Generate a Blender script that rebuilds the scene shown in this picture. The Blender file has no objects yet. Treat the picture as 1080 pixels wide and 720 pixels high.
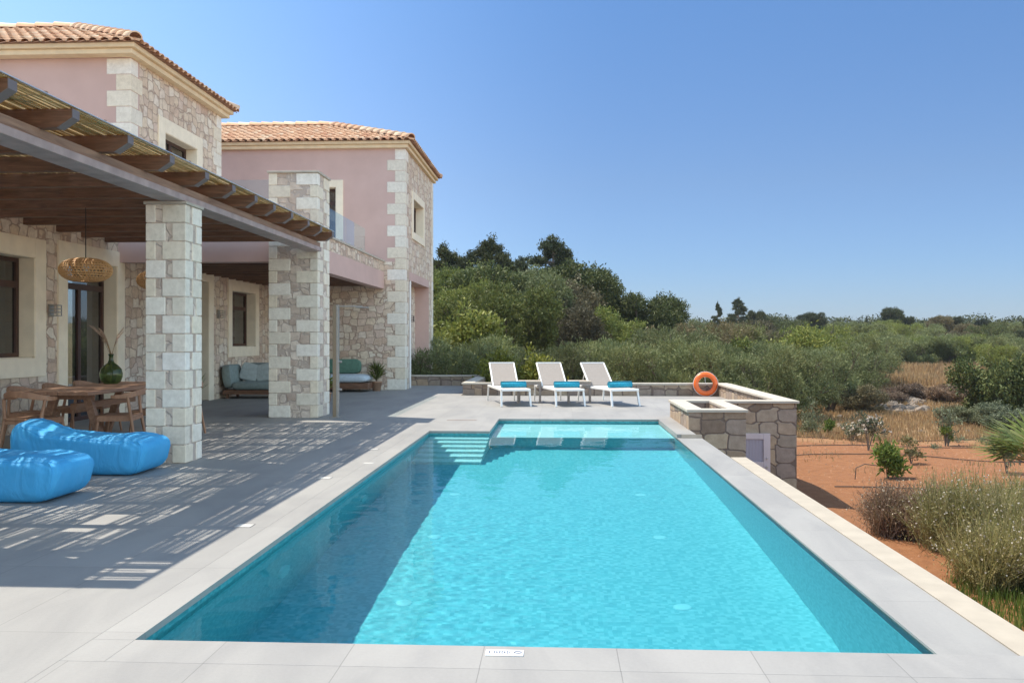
import bpy, bmesh, math, random
import numpy as np
from mathutils import Vector, Matrix
PI = math.pi
R = math.radians
sc = bpy.context.scene
C = sc.collection

# ------------------------------------------------------------------ camera, world, sun, exposure
YAW = R(2.98)
F = 940.0
cam = bpy.data.objects.new('camera', bpy.data.cameras.new('camera'))
C.objects.link(cam)
sc.camera = cam
cam.location = (0, 0, 1.4)
cam.rotation_euler = (PI / 2, 0, YAW)
cam.data.sensor_width = 36
cam.data.lens = F / 1080 * 36
cam.data.shift_y = -0.0019
cam.data.clip_start = 0.05
cam.data.clip_end = 2000

HAZE = .00026
SUN = Vector((.475, -.19, -1.0))
w = bpy.data.worlds.new('World')
sc.world = w
w.use_nodes = True
wn = w.node_tree.nodes
sky = wn.new('ShaderNodeTexSky')
sky.sky_type = 'NISHITA'
sky.sun_disc = False
sky.sun_elevation = R(62.9)
sky.sun_rotation = math.atan2(-SUN.x, -SUN.y)
sky.altitude = 0
sky.air_density = 1.0
sky.dust_density = 0.35
sky.ozone_density = 2.2
# the lower sky is deeper blue and dimmer than the model's pale horizon, the zenith brighter
wtc = wn.new('ShaderNodeTexCoord')
wsp = wn.new('ShaderNodeSeparateXYZ')
wrp = wn.new('ShaderNodeValToRGB')
wmx = wn.new('ShaderNodeMix')
wmx.data_type = 'RGBA'
wmx.blend_type = 'MULTIPLY'
wmx.inputs[0].default_value = 1
we = wrp.color_ramp.elements
SKYR = [(0, (.21, .255, .40)), (.08, (.22, .27, .385)), (.17, (.255, .29, .37)), (.36, (.265, .345, .44)), (.55, (.44, .50, .54)), (.8, (.62, .64, .63))]
while len(we) < len(SKYR):
    we.new(.5)
for i_, (p_, c_) in enumerate(SKYR):
    we[i_].position = p_
    we[i_].color = (*c_, 1)
w.node_tree.links.new(wtc.outputs['Generated'], wsp.inputs[0])
w.node_tree.links.new(wsp.outputs[2], wrp.inputs[0])
w.node_tree.links.new(sky.outputs[0], wmx.inputs[6])
w.node_tree.links.new(wrp.outputs[0], wmx.inputs[7])
# aureole towards the sun's side, and an added warm glow in the unseen sky behind the camera to fill the walls


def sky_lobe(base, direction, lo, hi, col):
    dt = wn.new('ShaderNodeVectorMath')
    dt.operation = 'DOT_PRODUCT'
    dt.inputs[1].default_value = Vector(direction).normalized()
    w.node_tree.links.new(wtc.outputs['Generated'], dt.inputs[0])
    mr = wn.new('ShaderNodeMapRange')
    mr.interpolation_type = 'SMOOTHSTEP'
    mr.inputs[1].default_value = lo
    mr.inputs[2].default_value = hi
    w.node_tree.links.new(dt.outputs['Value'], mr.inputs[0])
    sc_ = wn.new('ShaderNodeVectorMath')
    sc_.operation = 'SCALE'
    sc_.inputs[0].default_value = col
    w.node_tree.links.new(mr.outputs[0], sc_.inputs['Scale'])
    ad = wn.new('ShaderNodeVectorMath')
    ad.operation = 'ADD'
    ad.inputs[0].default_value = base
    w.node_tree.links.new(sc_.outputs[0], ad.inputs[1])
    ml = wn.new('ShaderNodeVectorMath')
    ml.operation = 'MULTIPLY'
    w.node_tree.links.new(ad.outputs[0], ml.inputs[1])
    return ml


l1 = sky_lobe((1.14, 1.17, 1.15), (-.93, .37, .1), .30, 1.0, (1.5, 1.1, .75))
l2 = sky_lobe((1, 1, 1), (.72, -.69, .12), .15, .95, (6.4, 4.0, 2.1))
w.node_tree.links.new(wmx.outputs[2], l1.inputs[0])
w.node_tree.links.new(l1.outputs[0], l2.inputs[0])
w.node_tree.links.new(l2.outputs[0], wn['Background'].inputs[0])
wn['Background'].inputs[1].default_value = 0.15
sl = bpy.data.lights.new('sun', 'SUN')
sl.energy = 3.7
sl.angle = R(.53)
sl.color = (1, .915, .775)
sun = bpy.data.objects.new('sun', sl)
C.objects.link(sun)
sun.rotation_euler = SUN.to_track_quat('-Z', 'Y').to_euler()
sun.location = (-10, 4, 30)
sl.cycles.is_caustics_light = True
vs_ = sc.view_settings
vs_.view_transform = 'Standard'
vs_.look = 'None'
vs_.gamma = 1
vs_.exposure = 1.0
sc.cycles.use_denoising = True
sc.cycles.max_bounces = 14
sc.cycles.diffuse_bounces = 8
sc.cycles.transparent_max_bounces = 24
sc.cycles.sample_clamp_indirect = 6


# ------------------------------------------------------------------ helpers
def at(u, zc, z=0.0):
    """world point seen in photo column u at camera depth zc"""
    xc = (u - 540) / F * zc
    return Vector((xc * math.cos(YAW) - zc * math.sin(YAW), xc * math.sin(YAW) + zc * math.cos(YAW), z))


def hz(v, zc):
    """height at photo row v, depth zc"""
    return 1.4 + (358 - v) / F * zc


class NT:
    def __init__(s, name):
        s.m = bpy.data.materials.new(name)
        s.m.use_nodes = True
        s.t = s.m.node_tree
        s.b = s.t.nodes['Principled BSDF']
        s.out = s.t.nodes['Material Output']

    def set(s, node, key, v):
        if isinstance(v, bpy.types.NodeSocket):
            s.t.links.new(v, node.inputs[key])
        else:
            if isinstance(v, tuple) and len(v) == 3 and len(getattr(node.inputs[key], 'default_value', (0,))if hasattr(node.inputs[key].default_value, '__len__') else (0,)) == 4:
                v = (*v, 1)
            node.inputs[key].default_value = v

    def n(s, typ, ins=None, **props):
        nd = s.t.nodes.new('ShaderNode' + typ)
        for k, v in props.items():
            setattr(nd, k, v)
        for k, v in (ins or {}).items():
            s.set(nd, k, v)
        return nd

    def P(s, **kw):
        for k, v in kw.items():
            s.set(s.b, k.replace('_', ' '), v)
        return s

    def obj(s):
        return s.n('TexCoord').outputs['Object']

    def noise(s, scale, detail=4, vec=None, rough=.5, dist=0):
        nd = s.n('TexNoise', {'Scale': scale, 'Detail': detail, 'Roughness': rough, 'Distortion': dist})
        s.t.links.new(vec if vec else s.obj(), nd.inputs['Vector'])
        return nd.outputs['Fac']

    def ramp(s, fac, stops):
        nd = s.n('ValToRGB', {'Fac': fac})
        e = nd.color_ramp.elements
        while len(e) < len(stops):
            e.new(.5)
        for i, (p, c) in enumerate(stops):
            e[i].position = p
            e[i].color = (*c, 1)
        return nd.outputs['Color']

    def mix(s, a, b, fac, blend='MIX'):
        nd = s.n('Mix', data_type='RGBA', blend_type=blend)
        s.set(nd, 0, fac)
        s.set(nd, 6, a)
        s.set(nd, 7, b)
        return nd.outputs[2]

    def math(s, op, a, b=0.0, clamp=False):
        nd = s.n('Math', operation=op, use_clamp=clamp)
        s.set(nd, 0, a)
        s.set(nd, 1, b)
        return nd.outputs[0]

    def island(s):
        return s.n('NewGeometry').outputs['Random Per Island']

    def orand(s):
        return s.n('ObjectInfo').outputs['Random']

    def bump(s, h, strength=.3, dist=.01):
        nd = s.n('Bump', {'Strength': strength, 'Distance': dist, 'Height': h})
        s.t.links.new(nd.outputs[0], s.b.inputs['Normal'])


MATS = {}


def plain(name, col, rough=.6, metal=0, nscale=None, amt=.12, bump=0, **kw):
    t = NT(name)
    if nscale:
        f = t.noise(nscale, 5)
        d = tuple(c * (1 - amt) for c in col)
        l = tuple(min(1, c * (1 + amt)) for c in col)
        t.P(Base_Color=t.ramp(f, [(.3, d), (.7, l)]))
        if bump:
            t.bump(f, bump, .01)
    else:
        t.P(Base_Color=col)
    t.P(Roughness=rough, Metallic=metal, **kw)
    MATS[name] = t.m
    return t.m


def swz(t, phx, phy):
    sp = t.n('SeparateXYZ', {0: t.obj()})
    cb = t.n('CombineXYZ', {'X': t.math('ADD', sp.outputs[1], phy), 'Y': t.math('ADD', sp.outputs[0], phx), 'Z': 0.0})
    return cb.outputs[0]


def deck_mat(name, c1, c2, phx, phy, bw=1.2, rh=.6, joint=.0022):
    t = NT(name)
    br = t.n('TexBrick', {'Vector': swz(t, phx, phy), 'Color1': c1, 'Color2': c2, 'Mortar': tuple(c * .62 for c in c1),
                          'Scale': 1.0, 'Mortar Size': joint, 'Mortar Smooth': .2, 'Bias': 0.0, 'Brick Width': bw, 'Row Height': rh}, offset=0.0)
    sp = t.n('Mapping', {'Vector': t.obj(), 'Scale': (1, .35, 1)})
    cl = t.noise(2.2, 6, sp.outputs[0], .6, .6)
    fine = t.noise(60, 3)
    c = t.mix(br.outputs['Color'], t.ramp(cl, [(.28, (.76, .765, .78)), (.55, (.93, .93, .93)), (.75, (1.0, 1.0, 1.0))]), 1.0, 'MULTIPLY')
    c = t.mix(c, t.ramp(fine, [(.3, (.93, .93, .93)), (.7, (1, 1, 1))]), .8, 'MULTIPLY')
    st = t.noise(.9, 5, None, .65)
    c = t.mix(c, (.25, .23, .20), t.math('MULTIPLY', t.ramp(st, [(.6, (0, 0, 0)), (.85, (1, 1, 1))]), .35))
    t.P(Base_Color=c, Roughness=.62)
    t.bump(t.math('ADD', t.math('MULTIPLY', fine, .2), t.math('MULTIPLY', br.outputs['Fac'], -1.0)), .25, .003)
    return t.m


m_deck = deck_mat('deck_tile', (.31, .303, .29), (.285, .279, .268), .336, -4.15)
m_cop = deck_mat('coping_tile', (.315, .308, .295), (.288, .282, .271), .33, -4.17, 1.2, 5.0)
m_copx = deck_mat('coping_tile_cross', (.315, .308, .295), (.294, .288, .277), .337, -1.0, 20.0, .6)
m_slab = deck_mat('overflow_tile', (.315, .31, .297), (.285, .28, .27), .9, -4.15, .92, 5.0)
m_beige = plain('beige_limestone', (.36, .32, .26), .75, nscale=6, amt=.08, bump=.2)
m_beige2 = plain('wall_coping_stone', (.44, .40, .34), .75, nscale=5, amt=.1, bump=.2)
m_cream = plain('cream_window_stone', (.84, .755, .60), .7, nscale=4, amt=.07, bump=.15)
m_fascia = plain('ochre_fascia', (.74, .60, .40), .7, nscale=5, amt=.08)


def plaster():
    t = NT('pink_plaster')
    f = t.noise(1.1, 6, None, .6)
    t.P(Base_Color=t.ramp(f, [(.25, (.51, .36, .325)), (.55, (.575, .41, .37)), (.8, (.62, .455, .415))]), Roughness=.9)
    t.bump(t.noise(90, 3), .12, .004)
    return t.m


m_pink = plaster()


def rubble(name, scale, cols, mortar, edge=.045, sq=(1, 1, 1.25), rand=.55, warp=.20):
    t = NT(name)
    o = t.obj()
    nz = t.n('TexNoise', {'Scale': 2.2 * scale / 4, 'Detail': 2.0, 'Vector': o})
    wv = t.n('VectorMath', {0: nz.outputs['Color'], 1: (.5, .5, .5)}, operation='SUBTRACT')
    ws = t.n('VectorMath', {0: wv.outputs[0], 'Scale': warp}, operation='SCALE')
    ad = t.n('VectorMath', {0: o, 1: ws.outputs[0]}, operation='ADD')
    mp = t.n('Mapping', {'Vector': ad.outputs[0], 'Scale': sq})
    v1 = t.n('TexVoronoi', {'Vector': mp.outputs[0], 'Scale': scale, 'Randomness': rand}, feature='F1', distance='CHEBYCHEV')
    v0 = t.n('TexVoronoi', {'Vector': mp.outputs[0], 'Scale': scale, 'Randomness': rand}, feature='F2', distance='CHEBYCHEV')
    gap = t.math('SUBTRACT', v0.outputs['Distance'], v1.outputs['Distance'])
    gap = t.math('ADD', gap, t.math('MULTIPLY', t.math('SUBTRACT', t.noise(22, 3), .5), .10))
    msk = t.ramp(gap, [(edge, (0, 0, 0)), (edge + .07, (1, 1, 1))])
    sv = t.n('SeparateColor', {0: v1.outputs['Color']})
    c = t.ramp(sv.outputs[0], cols)
    c = t.mix(c, t.ramp(t.noise(9, 6, None, .65), [(.25, (.66, .64, .62)), (.7, (1, 1, 1))]), 1.0, 'MULTIPLY')
    c = t.mix(mortar, c, msk)
    t.P(Base_Color=c, Roughness=.88)
    hgt = t.math('ADD', t.math('MULTIPLY', msk, 1.0), t.math('MULTIPLY', t.noise(14, 6, None, .7), .9))
    t.bump(hgt, .6, .02)
    return t.m


m_rub = rubble('rubble_stone', 4.3, [(0, (.62, .46, .36)), (.25, (.80, .68, .53)), (.5, (.70, .55, .46)), (.7, (.86, .79, .68)), (1, (.76, .63, .49))], (.42, .32, .255), .035)
m_rubd = rubble('pillar_infill_stone', 5.2, [(0, (.56, .45, .38)), (.5, (.70, .60, .51)), (1, (.80, .71, .62))], (.46, .39, .34), .05)
m_wallrub = rubble('retaining_wall_stone', 2.9, [(0, (.24, .175, .13)), (.3, (.44, .33, .23)), (.55, (.31, .245, .21)), (.8, (.50, .40, .28)), (1, (.27, .22, .19))], (.15, .11, .09), .03, (1, 1, 1.45), .42, .13)


def ashlar():
    t = NT('ashlar_limestone')
    c = t.ramp(t.island(), [(0, (.72, .66, .55)), (.35, (.84, .81, .73)), (.7, (.79, .71, .57)), (1, (.86, .83, .77))])
    c = t.mix(c, t.ramp(t.noise(14, 6, None, .65), [(.25, (.78, .77, .75)), (.65, (1, 1, 1))]), 1.0, 'MULTIPLY')
    t.P(Base_Color=c, Roughness=.8)
    t.bump(t.noise(25, 5), .3, .008)
    return t.m


m_ash = ashlar()


def tile_roof():
    t = NT('clay_roof_tile')
    c = t.ramp(t.island(), [(0, (.62, .34, .20)), (.3, (.76, .48, .30)), (.6, (.70, .42, .26)), (.85, (.80, .60, .42)), (1, (.62, .32, .19))])
    c = t.mix(c, t.ramp(t.noise(7, 5), [(.3, (.78, .76, .74)), (.7, (1, 1, 1))]), .8, 'MULTIPLY')
    t.P(Base_Color=c, Roughness=.85)
    t.bump(t.noise(40, 3), .2, .004)
    return t.m


m_roof = tile_roof()
m_roofd = plain('roof_channel_clay', (.30, .17, .11), .9, nscale=8, amt=.3)


def wood(name, a, b, scale=(2, 22, 22), rough=.6, isl=.0):
    t = NT(name)
    mp = t.n('Mapping', {'Vector': t.obj(), 'Scale': scale})
    f = t.noise(1.0, 6, mp.outputs[0], .6, .8)
    c = t.ramp(f, [(.28, a), (.72, b)])
    if isl:
        c = t.mix(c, t.ramp(t.island(), [(0, (1 - isl,) * 3), (1, (1, 1, 1))]), 1.0, 'MULTIPLY')
    t.P(Base_Color=c, Roughness=rough)
    t.bump(f, .25, .004)
    return t.m


m_dark = wood('dark_stained_timber', (.085, .042, .024), (.25, .125, .07), (3, 30, 30), .55)
m_frame = wood('window_timber', (.035, .016, .011), (.085, .035, .024), (8, 8, 2), .4)
m_teak = wood('table_wood', (.22, .11, .065), (.42, .24, .15), (18, 2.0, 18), .55, .25)
m_chair = wood('chair_wood', (.26, .13, .075), (.44, .25, .15), (12, 12, 4), .55)
m_beam = plain('weathered_beam_paint', (.37, .29, .275), .55, nscale=5, amt=.2, bump=.2)
m_beamu = wood('weathered_beam_upper', (.17, .10, .07), (.38, .25, .18), (20, 1.5, 20), .7)
m_cap = plain('rafter_cap_metal', (.19, .16, .155), .5, .3)
m_flash = plain('edge_flashing', (.62, .62, .64), .35, .6)


def reed():
    t = NT('bamboo_reed')
    c = t.ramp(t.island(), [(0, (.50, .35, .15)), (.4, (.68, .52, .27)), (.75, (.60, .45, .21)), (1, (.78, .64, .40))])
    c = t.mix(c, t.ramp(t.noise(18, 4), [(.3, (.7, .68, .62)), (.7, (1, 1, 1))]), 1.0, 'MULTIPLY')
    t.P(Base_Color=c, Roughness=.7)
    tl = t.n('BsdfTranslucent', {'Color': c})
    mx = t.n('MixShader', {0: .30, 1: t.b.outputs[0], 2: tl.outputs[0]})
    t.t.links.new(mx.outputs[0], t.out.inputs[0])
    return t.m


m_reed = reed()


def glassy(name, tint, rough=.02, ior=1.5, boost=0.0):
    t = NT(name)
    tr = t.n('BsdfTransparent', {'Color': tint})
    gl = t.n('BsdfGlossy', {'Roughness': rough, 'Color': (1, 1, 1)})
    fr = t.n('Fresnel', {'IOR': ior})
    bf = t.math('SUBTRACT', 1.0, t.n('NewGeometry').outputs['Backfacing'])
    fac = t.math('MULTIPLY', t.math('ADD', fr.outputs[0], boost, True), bf, True)
    mx = t.n('MixShader', {0: fac, 1: tr.outputs[0], 2: gl.outputs[0]})
    t.t.links.new(mx.outputs[0], t.out.inputs[0])
    return t.m


m_pane = glassy('window_glass', (.42, .46, .48), .01, 1.5, .10)
m_rail = glassy('railing_glass', (.88, .93, .93), .02, 1.25, .05)


def water_mat():
    t = NT('pool_water')
    rf = t.n('BsdfRefraction', {'Color': (.60, .94, .975), 'Roughness': 0.0, 'IOR': 1.333})
    gl = t.n('BsdfGlossy', {'Color': (1, 1, 1), 'Roughness': 0.0})
    fr = t.n('Fresnel', {'IOR': 1.333})
    bf = t.math('SUBTRACT', 1.0, t.n('NewGeometry').outputs['Backfacing'])
    # the reflection is cut below real water's, as a polarising filter would
    fac = t.math('MULTIPLY', t.math('MULTIPLY', fr.outputs[0], .42), bf, True)
    mx = t.n('MixShader', {0: fac, 1: rf.outputs[0], 2: gl.outputs[0]})
    t.t.links.new(mx.outputs[0], t.out.inputs[0])
    return t.m


m_water = water_mat()


def mosaic(name, a, b, c):
    t = NT(name)
    mp = t.n('VectorMath', {0: t.obj(), 'Scale': 33.0}, operation='SCALE')
    fl = t.n('VectorMath', {0: mp.outputs[0]}, operation='FLOOR')
    wn_ = t.n('TexWhiteNoise', {'Vector': fl.outputs[0]}, noise_dimensions='3D')
    col = t.ramp(wn_.outputs['Value'], [(0, a), (.5, b), (1, c)])
    t.P(Base_Color=col, Roughness=.35)
    return t.m


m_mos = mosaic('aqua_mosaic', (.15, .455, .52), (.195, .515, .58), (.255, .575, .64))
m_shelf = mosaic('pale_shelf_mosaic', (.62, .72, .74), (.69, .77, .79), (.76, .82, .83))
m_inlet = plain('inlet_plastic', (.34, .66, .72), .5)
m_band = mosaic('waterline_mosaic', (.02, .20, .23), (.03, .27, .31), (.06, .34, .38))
m_white = plain('white_powder_coat', (.80, .80, .79), .35)
m_sling = plain('taupe_sling_mesh', (.30, .265, .24), .8, nscale=40, amt=.1)
m_slingw = plain('pale_sling_mesh', (.62, .59, .56), .8, nscale=40, amt=.06)
m_tabl = plain('grey_brown_side_table', (.30, .25, .22), .5, nscale=8, amt=.12)
m_tablt = plain('side_table_top', (.42, .36, .29), .55, nscale=8, amt=.12)
m_towel = plain('teal_towel', (.015, .27, .40), .95, nscale=30, amt=.2, bump=.5)
m_orange = plain('orange_plastic', (.85, .15, .02), .35, nscale=6, amt=.06)
m_rope = plain('white_rope', (.75, .73, .7), .9)
m_greyc = plain('sage_grey_cushion', (.22, .275, .27), .95, nscale=14, amt=.12, bump=.3)
m_pillow = plain('pale_blue_grey_pillow', (.42, .49, .50), .95, nscale=14, amt=.12, bump=.3)
m_greenc = plain('green_cushion', (.10, .20, .15), .95, nscale=14, amt=.12)
m_bluec = plain('pale_blue_cushion', (.45, .53, .60), .95, nscale=14, amt=.1)
m_black = plain('black_metal', (.02, .02, .022), .4, .5)
m_steel = plain('brushed_steel', (.42, .41, .39), .4, .8, nscale=20, amt=.08)
m_shower = plain('shower_bronze_side', (.30, .24, .17), .45, .4)
m_plate = plain('white_plate', (.86, .87, .88), .3)
m_ink = plain('sign_ink', (.10, .12, .18), .6)
m_lamp = plain('lamp_lens', (.62, .62, .60), .2)
m_door = plain('lilac_grey_door', (.50, .43, .46), .6, nscale=5, amt=.08)
m_louv = plain('door_louvre', (.40, .37, .46), .55)
m_curtain = plain('grey_curtain', (.42, .40, .36), .95, nscale=4, amt=.1)
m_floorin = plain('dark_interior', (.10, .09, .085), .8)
m_terra = plain('terracotta', (.42, .26, .17), .85, nscale=9, amt=.15)
m_hose = plain('black_hose', (.03, .028, .026), .5)
m_bark = wood('bark', (.10, .075, .055), (.24, .19, .15), (9, 9, 3), .95)
m_rock = plain('pale_rock', (.19, .155, .125), .95, nscale=3, amt=.3, bump=.8)
m_int = plain('interior_plaster', (.35, .33, .31), .9)


def rattan():
    t = NT('rattan')
    t.P(Base_Color=t.ramp(t.island(), [(0, (.50, .27, .10)), (1, (.68, .42, .19))]), Roughness=.6)
    return t.m


m_rattan = rattan()


def vinyl():
    t = NT('blue_beanbag_fabric')
    f = t.noise(3, 5, None, .6)
    t.P(Base_Color=t.ramp(f, [(.3, (.04, .33, .66)), (.7, (.07, .385, .72))]), Roughness=.68)
    t.set(t.b, 'Specular IOR Level', .3)
    mp = t.n('Mapping', {'Vector': t.obj(), 'Scale': (3, 3, 1.2)})
    t.bump(t.noise(2.2, 4, mp.outputs[0], .5, 1.6), .35, .04)
    return t.m


m_vinyl = vinyl()


def bottle():
    t = NT('green_bottle_glass')
    t.P(Base_Color=(.10, .16, .05), Roughness=.04, IOR=1.45)
    t.set(t.b, 'Transmission Weight', .75)
    return t.m


m_bottle = bottle()


def leafmat(name, cols, trans=.25, ov=.45, rough=.55):
    t = NT(name)
    c = t.ramp(t.island(), [(i / (len(cols) - 1), cc) for i, cc in enumerate(cols)])
    c = t.mix(c, t.ramp(t.orand(), [(0, (1 - ov, 1 - ov, 1 - ov)), (.5, (1, 1, 1)), (1, (1.0, .93, .80))]), 1.0, 'MULTIPLY')
    t.P(Base_Color=c, Roughness=rough)
    t.set(t.b, 'Specular IOR Level', .2)
    tl = t.n('BsdfTranslucent', {'Color': c})
    mx = t.n('MixShader', {0: trans, 1: t.b.outputs[0], 2: tl.outputs[0]})
    t.t.links.new(mx.outputs[0], t.out.inputs[0])
    return t.m


l_olive = leafmat('olive_leaves', [(.115, .145, .052), (.18, .21, .088), (.25, .275, .135), (.135, .17, .058)])
l_green = leafmat('green_leaves', [(.11, .15, .035), (.18, .225, .055), (.27, .29, .08), (.12, .165, .04)])
l_dark = leafmat('dark_conifer_needles', [(.03, .045, .02), (.055, .07, .03), (.085, .10, .04), (.04, .055, .024)], .12)
l_carob = leafmat('carob_leaves', [(.045, .07, .022), (.08, .105, .035), (.12, .145, .045), (.17, .185, .06)], .15)
l_grey = leafmat('silver_leaves', [(.10, .125, .07), (.15, .175, .105), (.20, .22, .145)])
l_brown = leafmat('dry_twigs', [(.15, .10, .075), (.22, .155, .11), (.28, .20, .14), (.13, .10, .07)], .15)
l_scrub = leafmat('dry_olive_leaves', [(.12, .11, .06), (.17, .155, .085), (.20, .17, .10)], .2)
l_yel = leafmat('yellow_green_leaves', [(.20, .24, .03), (.32, .34, .05), (.38, .38, .07), (.14, .20, .03)], .3)
l_bright = leafmat('bright_green_leaves', [(.08, .13, .02), (.13, .19, .035), (.21, .26, .06)], .3)
l_palm = leafmat('palm_blade', [(.12, .17, .04), (.20, .25, .06), (.34, .36, .13)], .25)
l_flower = leafmat('white_petals', [(.62, .58, .50), (.52, .44, .38)], .2, .05)
l_gaurag = leafmat('gaura_green_stems', [(.20, .20, .07), (.29, .26, .11), (.40, .34, .18), (.19, .20, .06)], .3)
l_gaurap = leafmat('gaura_mauve_stems', [(.32, .20, .13), (.44, .29, .21), (.34, .26, .14), (.54, .39, .28)], .3)
l_dry = leafmat('dry_grass_blades', [(.40, .26, .13), (.46, .33, .17), (.32, .20, .10), (.42, .30, .18)], .25, .1)


def ground_mat():
    t = NT('ground_soil')
    sp = t.n('SeparateXYZ', {0: t.obj()})
    n1 = t.noise(.35, 6, None, .6)
    n2 = t.noise(5, 7, None, .7)
    n3 = t.noise(45, 4, None, .7)
    soil = t.ramp(n2, [(.25, (.19, .076, .026)), (.5, (.25, .102, .036)), (.75, (.30, .142, .060))])
    soil = t.mix(soil, (.34, .22, .14), t.ramp(n3, [(.70, (0, 0, 0)), (.72, (1, 1, 1))]))
    soil = t.mix(soil, t.ramp(n1, [(.3, (.86, .84, .82)), (.7, (1, 1, 1))]), 1.0, 'MULTIPLY')
    dry = t.ramp(n2, [(.2, (.24, .15, .085)), (.5, (.36, .24, .125)), (.8, (.42, .30, .17))])
    grn = t.ramp(n2, [(.2, (.10, .10, .05)), (.6, (.22, .19, .09)), (.9, (.38, .28, .16))])
    far = t.mix(grn, dry, t.ramp(n1, [(.42, (0, 0, 0)), (.56, (1, 1, 1))]))
    d = t.math('ADD', sp.outputs[1], t.math('MULTIPLY', n1, 7.0))
    m1 = t.math('MULTIPLY', t.math('SUBTRACT', d, 29.5), .35, True)
    m2 = t.math('MULTIPLY', t.math('SUBTRACT', d, 62.0), .08, True)
    c = t.mix(soil, dry, m1)
    c = t.mix(c, far, m2)
    t.P(Base_Color=c, Roughness=.95)
    t.bump(t.math('ADD', n2, t.math('MULTIPLY', n3, .5)), .8, .05)
    return t.m


m_ground = ground_mat()


# ------------------------------------------------------------------ mesh builder
class MB:
    def __init__(s):
        s.v = []
        s.f = []
        s.sm = []

    def add(s, vs, fs, smooth=False):
        b = len(s.v)
        s.v += [tuple(x) for x in vs]
        s.f += [tuple(i + b for i in f) for f in fs]
        s.sm += [smooth] * len(fs)

    def box(s, a, b):
        x0, y0, z0 = a
        x1, y1, z1 = b
        vs = [(x0, y0, z0), (x1, y0, z0), (x1, y1, z0), (x0, y1, z0), (x0, y0, z1), (x1, y0, z1), (x1, y1, z1), (x0, y1, z1)]
        s.add(vs, [(0, 3, 2, 1), (4, 5, 6, 7), (0, 1, 5, 4), (1, 2, 6, 5), (2, 3, 7, 6), (3, 0, 4, 7)])
        return s

    def obox(s, c, size, rot):
        m = Matrix.Translation(c) @ rot.to_4x4()
        hx, hy, hz_ = size[0] / 2, size[1] / 2, size[2] / 2
        vs = [m @ Vector(p) for p in [(-hx, -hy, -hz_), (hx, -hy, -hz_), (hx, hy, -hz_), (-hx, hy, -hz_), (-hx, -hy, hz_), (hx, -hy, hz_), (hx, hy, hz_), (-hx, hy, hz_)]]
        s.add(vs, [(0, 3, 2, 1), (4, 5, 6, 7), (0, 1, 5, 4), (1, 2, 6, 5), (2, 3, 7, 6), (3, 0, 4, 7)])
        return s

    def bar(s, p0, p1, w_, h_, up=(0, 0, 1)):
        p0 = Vector(p0)
        p1 = Vector(p1)
        d = p1 - p0
        y = d.normalized()
        x = y.cross(Vector(up))
        if x.length < 1e-4:
            x = Vector((1, 0, 0))
        x.normalize()
        z = x.cross(y)
        s.obox((p0 + p1) / 2, (w_, d.length, h_), Matrix((x, y, z)).transposed())
        return s

    def tube(s, path, r, n=8, caps=True, smooth=True):
        path = [Vector(p) for p in path]
        rr = r if isinstance(r, (list, tuple)) else [r] * len(path)
        vs = []
        prev = None
        for i, p in enumerate(path):
            d = (path[min(i + 1, len(path) - 1)] - path[max(i - 1, 0)]).normalized()
            x = prev - d * prev.dot(d) if prev is not None else d.cross(Vector((0, 0, 1)) if abs(d.z) < .9 else Vector((1, 0, 0)))
            x.normalize()
            prev = x
            y = d.cross(x)
            for k in range(n):
                a = 2 * PI * k / n
                vs.append(p + (x * math.cos(a) + y * math.sin(a)) * rr[i])
        fs = []
        for i in range(len(path) - 1):
            for k in range(n):
                a = i * n + k
                b = i * n + (k + 1) % n
                fs.append((a, b, b + n, a + n))
        s.add(vs, fs, smooth)
        if caps:
            m = len(path) - 1
            s.add(vs[:n], [tuple(range(n))[::-1]])
            s.add(vs[m * n:], [tuple(range(n))])
        return s

    def lathe(s, prof, c=(0, 0, 0), n=24, smooth=True):
        vs = []
        for r_, z in prof:
            for k in range(n):
                a = 2 * PI * k / n
                vs.append((c[0] + r_ * math.cos(a), c[1] + r_ * math.sin(a), c[2] + z))
        fs = []
        for i in range(len(prof) - 1):
            for k in range(n):
                a = i * n + k
                b = i * n + (k + 1) % n
                fs.append((a, b, b + n, a + n))
        s.add(vs, fs, smooth)
        return s

    def build(s, name, mat, parent=None, bevel=0, seg=2, world=True):
        me = bpy.data.meshes.new(name)
        me.from_pydata(s.v, [], s.f)
        me.polygons.foreach_set('use_smooth', s.sm)
        if mat:
            me.materials.append(mat)
        if parent is not None and world:
            me.transform(Matrix.Translation(-wloc(parent)))
        me.update()
        o = bpy.data.objects.new(name, me)
        C.objects.link(o)
        if parent is not None:
            o.parent = parent
        if bevel:
            b = o.modifiers.new('bevel', 'BEVEL')
            b.width = bevel
            b.segments = seg
            b.limit_method = 'ANGLE'
        return o


def wloc(o):
    l = Vector((0, 0, 0))
    while o is not None:
        l += o.location
        o = o.parent
    return l


def tag(o, label=None, cat=None, group=None, kind=None):
    if label:
        o['label'] = label
    if cat:
        o['category'] = cat
    if group:
        o['group'] = group
    if kind:
        o['kind'] = kind
    return o


def thing(name, loc, label, cat, group=None, rz=0):
    o = bpy.data.objects.new(name, None)
    C.objects.link(o)
    o.location = loc
    o.rotation_euler = (0, 0, rz)
    o.empty_display_size = .2
    return tag(o, label, cat, group)


def struct(mb, name, mat, label, **k):
    return tag(mb.build(name, mat, **k), label, name.replace('_', ' '), None, 'structure')


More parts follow.
